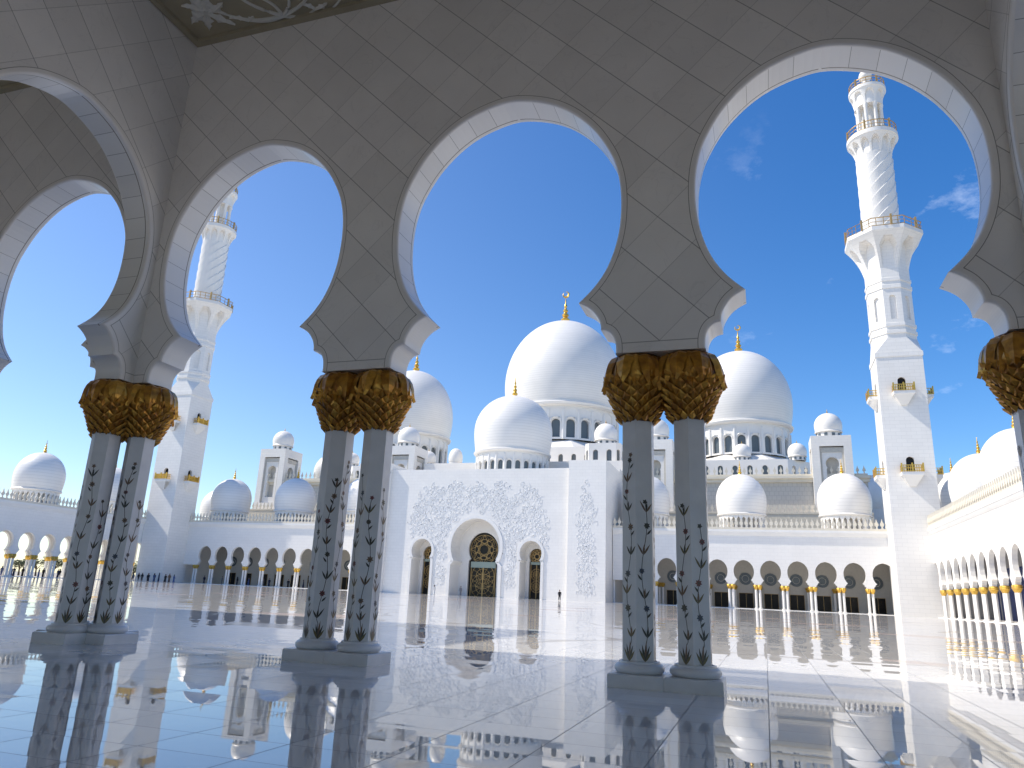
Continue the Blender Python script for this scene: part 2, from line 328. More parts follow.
def offset(P, d, zmin=4.05):
    """the outline moved d into the masonry, trimmed at its sharp corners"""
    n = len(P); seg = []
    for i in range(n-1):
        t = (P[i+1][0]-P[i][0], P[i+1][1]-P[i][1]); L_ = sqrt(t[0]**2+t[1]**2) or 1; seg.append((-t[1]/L_, t[0]/L_))
    o = []; corners = []
    for i, p in enumerate(P):
        a = seg[max(i-1, 0)]; b = seg[min(i, n-2)]
        if i == 0: nx, nz = 0, 1
        elif i == n-1: nx, nz = 1, 0
        else:
            nx, nz = a[0]+b[0], a[1]+b[1]; L_ = sqrt(nx*nx+nz*nz) or 1; nx /= L_; nz /= L_
            k = nx*a[0]+nz*a[1]
            if k < .85: corners.append((i, nx, nz, d/max(k, .45))); nx *= 1/max(k, .45); nz *= 1/max(k, .45)
        o.append([p[0]+nx*d, p[1]+nz*d])
    for ci, bx_, bz_, dd in corners:
        c = P[ci]; C2 = [c[0]+bx_*dd, c[1]+bz_*dd]
        for i in range(max(0, ci-12), min(n, ci+12)):
            if i == ci: continue
            so = bx_*(P[i][1]-c[1])-bz_*(P[i][0]-c[0]); sn = bx_*(o[i][1]-c[1])-bz_*(o[i][0]-c[0])
            if so*sn < 0: o[i] = list(C2)
    o[0][0] = 0
    for i in range(1, n):
        o[i][1] = min(o[i][1], o[i-1][1]-1e-5); o[i][0] = max(o[i][0], 0)
    for i in range(n): o[i][1] = max(o[i][1], zmin)
    o[-1][1] = zmin
    return [tuple(q) for q in o]
def T_x(y, sgn=1): return lambda s, t, z: (s, y+sgn*t, z)
def T_y(x, sgn=1): return lambda s, t, z: (x+sgn*t, s, z)
def arch_bay(mb, T, c, w, ztop, th, prof, mf=0, mi=0, mp=None, mj=None, back=True, r=.04, zb=4.05, hasuv=True):
    """one arched bay of wall centred at c along the wall, half width w; mp: plain border material, mj: joint line"""
    for sd in (-1, 1):
        def P(x, t, z): return T(c+sd*x, t, z)
        A = offset(prof, r, zb) if mp is not None else prof
        O = offset(prof, .085, zb) if mp is not None else prof
        for (tt, fl) in ((0, 1), (th, -1)) if back else ((0, 1),):
            A2, O2 = (A, O)
            for i in range(len(prof)-1):
                if mp is not None: mb.face([P(*A2[i][:1], tt, A2[i][1]), P(O2[i][0], tt, O2[i][1]), P(O2[i+1][0], tt, O2[i+1][1]), P(A2[i+1][0], tt, A2[i+1][1])], mp)
                if O2[i][1]-O2[i+1][1] > 1e-6:
                    mb.face([P(O2[i][0], tt, O2[i][1]), P(w, tt, O2[i][1]), P(w, tt, O2[i+1][1]), P(O2[i+1][0], tt, O2[i+1][1])], mf)
                if mj is not None:
                    Q1 = offset(prof, .094, zb); e = -.002 if tt == 0 else .002
                    mb.face([P(O2[i][0], tt+e, O2[i][1]), P(Q1[i][0], tt+e, Q1[i][1]), P(Q1[i+1][0], tt+e, Q1[i+1][1]), P(O2[i+1][0], tt+e, O2[i+1][1])], mj)
            z0 = O[0][1]
            mb.face([P(0, tt, z0), P(w, tt, z0), P(w, tt, ztop), P(0, tt, ztop)], mf)
        u = 0.
        # soffit, with rounded edges when bordered
        if mp is not None:
            secs = [(r*(1-sin(a)), r*(1-cos(a))) for a in (0, pi/6, pi/3, pi/2)]; secs = [(d, t) for d, t in secs]
            lay = secs+[(d, th-t) for d, t in secs[::-1]]
        else: lay = [(0, 0), (0, th)]
        offs = {}
        for d, t in lay:
            if d not in offs: offs[d] = offset(prof, d, zb) if d > 1e-6 else prof
        for i in range(len(prof)-1):
            du = sqrt((prof[i+1][0]-prof[i][0])**2+(prof[i+1][1]-prof[i][1])**2)
            sc = prof[i][1] < 4.80
            ua, ub = (0, 0) if sc else (u, u+du)
            for k in range(len(lay)-1):
                d0, t0 = lay[k]; d1, t1 = lay[k+1]
                a, b = offs[d0], offs[d1]
                rim = mp is not None and (abs(t1-t0) < .05)
                mb.face([P(a[i][0], t0, a[i][1]), P(b[i][0], t1, b[i][1]), P(b[i+1][0], t1, b[i+1][1]), P(a[i+1][0], t0, a[i+1][1])], mp if rim else mi,
                        [(ua, t0), (ua, t1), (ub, t1), (ub, t0)], True)
            u += du
        mb.face([P(prof[-1][0], 0, zb), P(w, 0, zb), P(w, th, zb), P(prof[-1][0], th, zb)], mf if mp is None else mp)
    for a, b in ((-w, w),):
        mb.face([T(c+a, 0, ztop), T(c+b, 0, ztop), T(c+b, th, ztop), T(c+a, th, ztop)], mf)
def holed(mb, T, c, w, z0, z1, prof, depth, mf=0, mr=0, mp=None, paneT=None):
    """wall panel with an opening; prof descends to its sill; pane closes it at depth"""
    zb = prof[-1][1]
    for sd in (-1, 1):
        def P(x, t, z): return T(c+sd*x, t, z)
        for i in range(len(prof)-1):
            if prof[i][1]-prof[i+1][1] > 1e-6: mb.face([P(prof[i][0], 0, prof[i][1]), P(w, 0, prof[i][1]), P(w, 0, prof[i+1][1]), P(prof[i+1][0], 0, prof[i+1][1])], mf)
            mb.face([P(prof[i][0], 0, prof[i][1]), P(prof[i][0], depth, prof[i][1]), P(prof[i+1][0], depth, prof[i+1][1]), P(prof[i+1][0], 0, prof[i+1][1])], mr, None, i < len(prof)-3)
        mb.face([P(0, 0, prof[0][1]), P(w, 0, prof[0][1]), P(w, 0, z1), P(0, 0, z1)], mf)
        if zb > z0+1e-6:
            mb.face([P(0, 0, z0), P(w, 0, z0), P(w, 0, zb), P(0, 0, zb)], mf); mb.face([P(0, 0, zb), P(prof[-1][0], 0, zb), P(prof[-1][0], depth, zb), P(0, depth, zb)], mr)
    if mp is not None:
        pts = [T(c+x, depth, z) for x, z in prof]+[T(c-x, depth, z) for x, z in prof[:0:-1]]
        (paneT or mb).face(pts, mp)
def round_top(hw, zt, zb, n=6, pointed=0.):
    return [(hw*sin(pi/2*i/n), zt-hw+hw*cos(pi/2*i/n)*(1+pointed)-(0)) for i in range(n+1)]+[(hw, zb)]
def keyhole(hw, zt, zneck, wneck, zb, n=12):
    zc = zt-hw*1.05; P = []
    a1 = pi-math.asin(min(.99, wneck/hw)); 
    for i in range(n+1):
        a = a1*i/n; P.append((hw*sin(a), zc+hw*1.05*cos(a)))
    P = [(x, z) for x, z in P]
    zl = P[-1][1]
    P += [(wneck, zl-.02*hw), (wneck+.12*hw, zl-.16*hw), (wneck+.12*hw, zb)]
    return P

# ------------------------------------------------------------------ ground
mb = MB(); mb.face([(-3000, -3000, -.03), (3000, -3000, -.03), (3000, 3000, -.03), (-3000, 3000, -.03)]); struct('ground', mb, MGR)
mb = MB(); mb.face([(-146, -14, 0), (40, -14, 0), (40, 150, 0), (-146, 150, 0)]); struct('courtyard_floor', mb, MFL)

P0 = -1.13; SP = 4.42; CEN = [P0-SP/2+SP*k for k in range(-8, 6)]       # arch centres of the near arcade
# ------------------------------------------------------------------ near gallery walls
near = thing('arcade_wall', (P0, 9.28, 0), 'shaded grey marble wall of keyhole arches in front of the viewer, resting on flower-inlaid columns', 'arcade')
mb = MB()
for c in CEN: arch_bay(mb, T_x(9.0), c, SP/2, 13.4, .56, PROF_HI, 0, 1, 2, 3)
obj('wall', mb, [MLX, MINT, MPL, MJ], near)
x0, x1 = CEN[0]-SP/2, CEN[-1]+SP/2
def cresting(mb, a, b, axis, pos, z0, flip=1, step=.84, dep=.16):
    """pierced leaf-shaped battlements along a straight ledge"""
    n = max(1, int(round((b-a)/step))); st = (b-a)/n
    def Pt(s, z): return (s, pos, z) if axis == 'x' else (pos, s, z)
    d = (0, dep*flip, 0) if axis == 'x' else (dep*flip, 0, 0)
    mb.prism([Pt(a, z0), Pt(b, z0), Pt(b, z0+.38), Pt(a, z0+.38)], d)
    for i in range(n):
        c = a+(i+.5)*st
        sh = [(-.20, .38), (.20, .38), (.10, .55), (.12, .75), (.30, .95), (.31, 1.2), (.13, 1.5), (0, 2.05), (-.13, 1.5), (-.31, 1.2), (-.30, .95), (-.12, .75), (-.10, .55)]
        mb.prism([Pt(c+x, z0+z) for x, z in sh], d)
def cornice(mb, a, b, axis, pos, z0, z1, pr=.38, out=-1):
    """stepped ledge standing proud of a wall face"""
    H = z1-z0; P_ = [(-.01, z0), (.05, z0), (pr*.45, z0+H*.22), (pr*.8, z0+H*.5), (pr*.82, z0+H*.56), (pr, z0+H*.6), (pr, z1), (-.01, z1)]
    if axis == 'x': mb.prism([(a, pos+out*p, z) for p, z in P_], (b-a, 0, 0))
    else: mb.prism([(pos+out*p, a, z) for p, z in P_], (0, b-a, 0))
mb = MB(); cornice(mb, x0, x1, 'x', 9.56, 12.4, 13.42, out=1); obj('cornice', mb, MW, near)
mb = MB(); cresting(mb, x0, x1, 'x', 9.9, 13.42, -1); obj('cresting', mb, MC, near)
mb = MB(); mb.box((x0, -4.3, 13.0), (x1, 8.98, 13.38)); obj('roof', mb, MW, near)
# cross walls
def cross(x, label, first, n=3):
    r = thing('cross_wall', (x, 2.67, 0), label, 'arch wall'); mb = MB()
    for k in range(n): arch_bay(mb, T_y(x-.28), 9.3-SP/2-SP*k-.002, SP/2, 12.98, .56, PROF_HI, 0, 1, 2, 3)
    obj('wall', mb, [MLY, MINT, MPL, MJ], r); return r
cross(P0-2*SP-.01, 'arched cross wall meeting the shaded arcade at left under the ceiling corner', 0)
cross(P0+SP-.01, 'cross wall of keyhole arches at the right picture edge, above the rightmost gold capital', 0)
cross(P0-5*SP, 'farther cross wall in the next bay left, seen through the left arch', 0)
cross(P0+4*SP, 'farther cross wall in the next bay right of the picture', 0)
rear = thing('unseen_rear_arcade', (P0, -4.2, 0), 'unseen arcade of keyhole arches behind the viewer, partly opened to brighten the gallery', 'arcade'); mb = MB()  # out of view; arches opened to let more light onto the near wall
for c in CEN: arch_bay(mb, T_x(-4.52), c, SP/2, 12.98, .56, PROF_LO, 0, 1)
obj('wall', mb, [MLX, MPL], rear)
for i, c in enumerate(CEN):
    if i % 3 != 1: mb = MB(); mb.box((c-2.205, -4.30, 0), (c+2.205, -4.18, 8.6)); obj('light_cut_panel', mb, MPL, rear)  # blank panels added to cut the light through most rear arches
# ceilings
def ceiling_panel(xa, xb, label, relief):
    r = thing('ceiling_panel', ((xa+xb)/2, 2.5, 10.65), label, 'ceiling'); ya, yb = -4.2, 9.0
    mb = MB(); mb.box((xa, ya, 10.72), (xb, yb-.02, 11.0)); obj('panel', mb, MCEIL, r)
    mb = MB()
    for a, b in (((xa+.004, yb-.13, 10.65), (xb, yb-.003, 10.715)), ((xa+.004, ya, 10.65), (xa+.12, yb-.133, 10.715)), ((xb-.12, ya, 10.65), (xb-.004, yb-.133, 10.715))): mb.box(a, b)
    obj('frame', mb, MCEIL, r)
    if relief:
        mb = MB(); Z = 10.72
        def leaf(p, q, w):
            p = Vector(p); q = Vector(q); d = (q-p); n = Vector((-d.y, d.x)).normalized(); N = 9; L_, R_, C_ = [], [], []
            for i in range(N+1):
                t = i/N; ww = w*sin(pi*t**.8)*(1+.35*sin(t*17)); c = p+d*t+n*.10*sin(t*pi)*d.length*.6
                L_.append((c.x+n.x*ww, c.y+n.y*ww, Z-.004)); R_.append((c.x-n.x*ww, c.y-n.y*ww, Z-.004)); C_.append((c.x, c.y, Z-.045))
            for i in range(N):
                mb.face([L_[i], C_[i], C_[i+1], L_[i+1]], 0, None, True); mb.face([C_[i], R_[i], R_[i+1], C_[i+1]], 0, None, True)
        def stem(p, q, bend, r_=.028):
            p = Vector(p); q = Vector(q); d = q-p; n = Vector((-d.y, d.x))
            mb.tube([(*(p+d*t/12+n*bend*sin(pi*t/12)), Z-.012) for t in range(13)], [r_*(1.3-.06*t) for t in range(13)], 6)
        F = (-8.95, 8.37)
        for k, (q, w) in enumerate([((-9.26, 8.1), .10), ((-9.38, 8.5), .11), ((-9.17, 8.72), .10), ((-8.62, 8.74), .09), ((-8.7, 8.0), .1), ((-9.05, 7.85), .09), ((-8.5, 8.25), .08)]): leaf(F, q, w)
        N0 = (-7.65, 8.81)
        for q, bd in [((-8.75, 8.40), -.12), ((-8.91, 8.0), -.2), ((-7.84, 8.3), .15), ((-7.0, 8.83), .15), ((-6.37, 8.70), .18), ((-8.33, 8.74), -.1), ((-7.3, 8.1), .2), ((-8.2, 7.7), -.15), ((-6.6, 8.2), .1)]:
            stem(N0, q, bd)
            for s_ in (-1, 1): leaf(q, (q[0]+.22*s_+(q[0]-N0[0])*.1, q[1]-.12+.05*s_), .05)
        for k in range(34):
            c = (-9.3+random.random()*11.5, -3+random.random()*10.6); a0 = random.random()*6.28
            for j in range(5): leaf(c, (c[0]+.42*cos(a0+j*1.257), c[1]+.42*sin(a0+j*1.257)), .09)
            stem(c, (c[0]+1.2*cos(a0), c[1]+1.2*sin(a0)), .3)
        obj('floral_relief', mb, MCR, r)
ceiling_panel(P0-2*SP+.29, P0+SP-.31, 'ochre coffered ceiling panel with white floral relief above the near arches', True)
ceiling_panel(P0-5*SP+.29, P0-2*SP-.31, 'ochre ceiling panel of the next bay left, hidden behind the cross arch', False)
ceiling_panel(P0+SP+.29, P0+4*SP-.31, 'ochre ceiling panel of the next bay right of the picture', False)

# ------------------------------------------------------------------ columns
def palm_capital():
    mb = MB()
    mb.lathe([(.0, 3.16), (.205, 3.17), (.225, 3.25), (.30, 3.42), (.37, 3.6), (.40, 3.78), (.37, 3.95), (.30, 4.04), (0, 4.045)], 24, m=1)
    core = [(3.16, .215), (3.28, .25), (3.42, .305), (3.6, .375), (3.8, .415), (4.0, .36)]
    def R(z):
        for (a, b), (c, d) in zip(core, core[1:]):
            if z <= c: return b+(d-b)*(z-a)/(c-a)
        return .36
    n = 15
    for row in range(9):
        z = 3.20+row*.062; h = .118+row*.005; r0 = R(z); w = pi*r0/n*1.02
        for j in range(n):
            a = 2*pi*(j+.5*(row % 2))/n+random.uniform(-.02, .02); zz = z+random.uniform(-.006, .006)
            def P(da, dz, dr):
                rr = R(zz+dz)+dr; aa = a+da/r0; return (rr*cos(aa), rr*sin(aa), zz+dz)
            b, l, r_, t, c = P(0, -h*.42, .004), P(-w, 0, .006), P(w, 0, .006), P(0, h*.62, .05), P(0, .025, .058)
            t = (t[0], t[1], t[2]-.02)
            mm_ = 2 if random.random() < .25 else 0
            for q in ((b, r_, c), (r_, t, c), (t, l, c), (l, b, c)): mb.face(q, mm_)
            mb.face((t, r_, P(0, h*.2, -.02)), 0); mb.face((l, t, P(0, h*.2, -.02)), 0)
    for lay, (na, ph, sc, drop) in enumerate([(9, 0, .95, .10), (9, .35, 1.02, 0)]):
        for j in range(na):
            a = 2*pi*j/na+ph+random.uniform(-.05, .05); dz = random.uniform(-.05, .02)-drop*.5
            path = [(.20, 4.04), (.30, 4.04), (.375, 4.0), (.42, 3.93), (.445, 3.85), (.455, 3.78), (.465, 3.71+dz*.6), (.487, 3.64+dz)]
            wd = [.05, .085, .115, .122, .112, .09, .055, .008]
            L_, C_, R_ = [], [], []
            for k, ((rr, z), w) in enumerate(zip(path, wd)):
                rr *= sc if k > 0 else 1; t = (-sin(a), cos(a)); c = (rr*cos(a), rr*sin(a)); jag = .86+.14*((k*7) % 2)
                L_.append((c[0]*.915-t[0]*w*jag, c[1]*.915-t[1]*w*jag, z-.018)); R_.append((c[0]*.915+t[0]*w*jag, c[1]*.915+t[1]*w*jag, z-.018)); C_.append((c[0], c[1], z))
            for k in range(len(path)-1):
                mb.face((L_[k], C_[k], C_[k+1], L_[k+1]), 2 if (j+lay) % 3 == 0 else 0, None, False); mb.face((C_[k], R_[k], R_[k+1], C_[k+1]), 2 if (j+lay) % 3 == 0 else 0, None, False)
    return mb.mesh('capital', [MBRZ, MBRD, MBRY])
def inlay(seed=3):
    mb = MB(); R = .212
    rnd = random.Random(seed)
    for f in range(6):
        a = radians(60*f); nrm = Vector((cos(a), sin(a), 0)); tan = Vector((-sin(a), cos(a), 0)); base = nrm*(R*cos(pi/6))
        lay = [0.0022]
        def P(s, z, e=0): return base+tan*s+nrm*(lay[0]+e)+Vector((0, 0, z))
        def poly(pts, m, e=0): mb.face([P(s, z, e) for s, z in pts], m)
        ztop = [2.72, 2.2, 1.95, 2.6, 2.1, 2.45][(f+seed) % 6]+rnd.uniform(-.15, .1); amp = .036; ph = rnd.random()*6
        xs = lambda z: amp*sin(z*5.2+ph)*(1 if z > .5 else .4)
        N = 46; w = .0042
        for i in range(N):
            za = .30+(ztop-.30)*i/N; zb = .30+(ztop-.30)*(i+1)/N
            poly([(xs(za)-w, za), (xs(za)+w, za), (xs(zb)+w, zb), (xs(zb)-w, zb)], 0)
        def leaf(x, z, ang, ln, wd, m, e=.001):
            dx, dz = sin(ang), cos(ang); nx, nz = dz, -dx
            pts = [(x, z)]
            for t, k in ((.25, .8), (.5, 1), (.75, .65)): pts.append((x+dx*ln*t+nx*wd*k, z+dz*ln*t+nz*wd*k))
            pts.append((x+dx*ln+nx*wd*.3, z+dz*ln+nz*wd*.3))
            for t, k in ((.75, .35), (.5, .75), (.25, .7)): pts.append((x+dx*ln*t-nx*wd*k, z+dz*ln*t-nz*wd*k))
            poly(pts, m, e)
        for ang, ln, m in ((-.5, .17, 4), (-.22, .2, 0), (.05, .24, 3), (.28, .19, 0), (.55, .15, 4)): leaf(0, .285, ang, ln, .016, m, .001+.0003*abs(ang))
        z = .58; k = 0
        while z < ztop-.08:
            x = xs(z); m = rnd.choice([0, 0, 3, 4])
            if k % 2 == 0:
                for sgn in (-1, 1): leaf(x, z-.03, sgn*.55, .12+.05*rnd.random(), .014, m, .0012+.0003*sgn)
                leaf(x, z-.02, .05, .12, .016, rnd.choice([0, 3]), .002)
            else:
                mf = rnd.choice([1, 1, 3, 2, 0]); rr = rnd.uniform(.034, .05); zc = z+.02
                for j in range(7):
                    aj = 2*pi*j/7; leaf(x, zc, aj, rr, .015, mf, .0012+.0001*j)
                poly([(x+.012*cos(t*pi/3), zc+.012*sin(t*pi/3)) for t in range(6)], 0, .003)
                leaf(x, z-.09, (-1)**(k//2)*.7, .09, .014, 0, .0016)
            z += rnd.uniform(.15, .27)*(1 if k % 2 else 1.15); k += 1
        x = xs(ztop)
        for j in range(5): leaf(x, ztop, 2*pi*j/5+.3, .034, .014, [0, 1, 0, 3, 0, 0][f], .0015+.0001*j)
    return mb.mesh('inlay', [I_DK, I_RED, I_BL, I_BR, I_OL])
CAPM = [palm_capital() for k in range(2)]; INLM = [inlay(k) for k in (3, 8, 14, 21)]
mb = MB(); mb.lathe([(.212, .27), (.212, 3.2)], 6, ph=radians(30), smooth=False)
mb_s = mb.mesh('shaft', [MCOL])
mb = MB(); mb.lathe([(.235, .150), (.268, .155), (.292, .18), (.298, .205), (.288, .235), (.262, .258), (.245, .262), (.24, .285), (.21, .29)], 40)
mb_b = mb.mesh('base_ring', [MCOL])
def plinth_mesh(h, hw=.323, hd=.323):
    mb = MB(); c = .012
    prof = [(1., -.03), (1., h-c), (1-c/hw, h)]
    rings = [[mb.vert((sx_*hw*k, sy_*hd*k, z)) for sx_, sy_ in ((-1, -1), (1, -1), (1, 1), (-1, 1))] for k, z in prof]
    for i in range(2):
        for j in range(4): mb.idx((rings[i][j], rings[i][(j+1) % 4], rings[i+1][(j+1) % 4], rings[i+1][j]))
    mb.idx(rings[2]); return mb.mesh('plinth', [MCOL])
PL1, PL2 = plinth_mesh(.150), plinth_mesh(.1535)
def near_column(x, y, label, pl=PL1, cat_='column'):
    t = thing('inlaid_column', (x, y, 0), label, cat_, 'flower-inlaid marble columns of the near arcade')
    for nm, me in (('shaft', mb_s), ('base_ring', mb_b), ('plinth', pl), ('capital', random.choice(CAPM)), ('inlay', random.choice(INLM))):
        o = obj(nm, me, None, t, (x, y, 0))
        if nm in ('capital',): o.rotation_euler = (0, 0, random.random()*6)
        if nm == 'inlay': o.rotation_euler = (0, 0, radians(60)*random.randrange(6))
    return t
for dx, s_ in ((-.325, 'left'), (.325, 'right')):
    near_column(P0+dx, 9.3, '%s column of the nearest pair, right of picture centre, flowers climbing its shaft' % s_)
    near_column(P0-SP+dx, 9.3, '%s column of the middle pair, between the second and third arches' % s_)
    near_column(P0+dx, -4.24, '%s column, right rear pair behind the viewer' % s_); near_column(P0-SP+dx, -4.24, '%s column, left rear pair behind the viewer' % s_)
    near_column(P0-3*SP+dx, 9.3, '%s column of the pair beyond the left picture edge' % s_)
    near_column(P0+2*SP+dx, 9.3, '%s column of the pair beyond the right picture edge' % s_)
for cx, nm in ((P0-2*SP, 'cluster at the left under the cross wall corner'), (P0+SP, 'cluster at the right picture edge')):
    near_column(cx-.36, 9.3, 'left rear column of the four-column '+nm)
    near_column(cx+.36, 9.3, 'right column of the four-column '+nm)
    near_column(cx, 9.3-.36, 'front column of the four-column '+nm, PL2)
    near_column(cx, 9.3+.36, 'back column of the four-column '+nm, PL2)
    for dy in (-.325, .325): near_column(cx, 9.3-SP+dy, '%s column of the cross wall pair beside the viewer, %s' % ('front' if dy < 0 else 'back', 'left' if cx < -5 else 'right'))

# far columns share one light mesh set
FC = {}
mb = MB(); mb.lathe([(.225, .25), (.225, 3.25)], 6, ph=radians(30), smooth=False); FC['shaft'] = mb.mesh('shaft', [MW])
mb = MB(); mb.lathe([(.36, .0), (.36, .15), (.29, .15), (.30, .21), (.24, .28)], 12); FC['base'] = mb.mesh('base', [MW])
mb = MB(); mb.lathe([(.20, 3.2), (.27, 3.35), (.36, 3.5), (.34, 3.52), (.45, 3.66), (.42, 3.75), (.46, 3.85), (.40, 4.0), (.3, 4.05)], 14, smooth=False); FC['capital'] = mb.mesh('capital', [MGOLD])
def far_column(x, y, label, group):
    t = thing('marble_column', (x, y, 0), label, 'column', group)
    for k in ('shaft', 'base', 'capital'): obj(k, FC[k], None, t, (x, y, 0))
    return t
ORD = ['first', 'second', 'third', 'fourth', 'fifth', 'sixth', 'seventh', 'eighth', 'ninth', 'tenth', 'eleventh', 'twelfth', 'thirteenth', 'fourteenth', 'fifteenth', 'sixteenth', 'seventeenth', 'eighteenth', 'nineteenth', 'twentieth']

# ------------------------------------------------------------------ arcade domes
def dome_prof(R, zw, zt, zr, n=22):
    """bulbous profile from the ring up through the widest point to a slightly pointed crown"""
    P = []
    for i in range(5): t = i/5; P.append((R*(.945+.055*sin(t*pi/2)), zr+(zw-zr)*t))
    for i in range(n+1):
        a = pi/2*i/n; P.append((R*cos(a)**1.0, zw+(zt-zw)*(sin(a)**1.0)*(1.0) ))
    P[-1] = (0.001, zt+.012*R); P[-2] = (P[-2][0], P[-2][1]); return P
def finial_prof(z0, h, r):
    k = [(1.9, 0), (1.5, .015), (.95, .05), (.75, .10), (.95, .15), (.95, .20), (.55, .25), (.45, .29), (.72, .33), (.72, .38), (.4, .43), (.32, .47), (.52, .51), (.52, .56), (.26, .60), (.2, .66), (.34, .70), (.3, .75), (.14, .80), (.1, 1.), (0, 1.02)]
    return [(r*a, z0+h*b) for a, b in k]
FLATD = {}
def arcade_dome_meshes():
    mb = MB(); mb.lathe(dome_prof(4.55, 5.9, 10.9, 3.4), 56); mb.lathe([(4.22, 3.0), (4.42, 3.05), (4.48, 3.22), (4.34, 3.4)], 56); FLATD['dome'] = mb.mesh('dome', [MDM])
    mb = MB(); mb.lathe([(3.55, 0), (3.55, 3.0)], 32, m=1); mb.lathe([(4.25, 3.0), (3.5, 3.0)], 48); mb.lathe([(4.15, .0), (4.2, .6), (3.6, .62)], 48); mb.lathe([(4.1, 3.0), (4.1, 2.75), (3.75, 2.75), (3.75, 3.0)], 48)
    n = 28
    for j in range(n):
        a = 2*pi*j/n; c = Vector((cos(a), sin(a))); t = Vector((-sin(a), cos(a)))
        for (ra, rb, w, za, zb) in ((3.8, 4.12, .17, .62, 2.3), (3.76, 4.12, .3, 2.3, 2.52), (3.76, 4.12, .44, 2.52, 2.78)):
            pts = [(*(c*ra-t*w), za), (*(c*ra+t*w), za), (*(c*rb+t*w), za), (*(c*rb-t*w), za)]
            mb.prism(pts, (0, 0, zb-za))
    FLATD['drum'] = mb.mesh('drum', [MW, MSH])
    mb = MB(); mb.lathe(finial_prof(10.85, 2.6, .35), 14); FLATD['finial'] = mb.mesh('finial', [MGOLD])
arcade_dome_meshes()
def arcade_dome(x, y, parent, z=13.4):
    d = obj('dome', FLATD['dome'], None, parent, (x, y, z)); obj('drum', FLATD['drum'], None, d, (x, y, z)); obj('finial', FLATD['finial'], None, d, (x, y, z)); return d

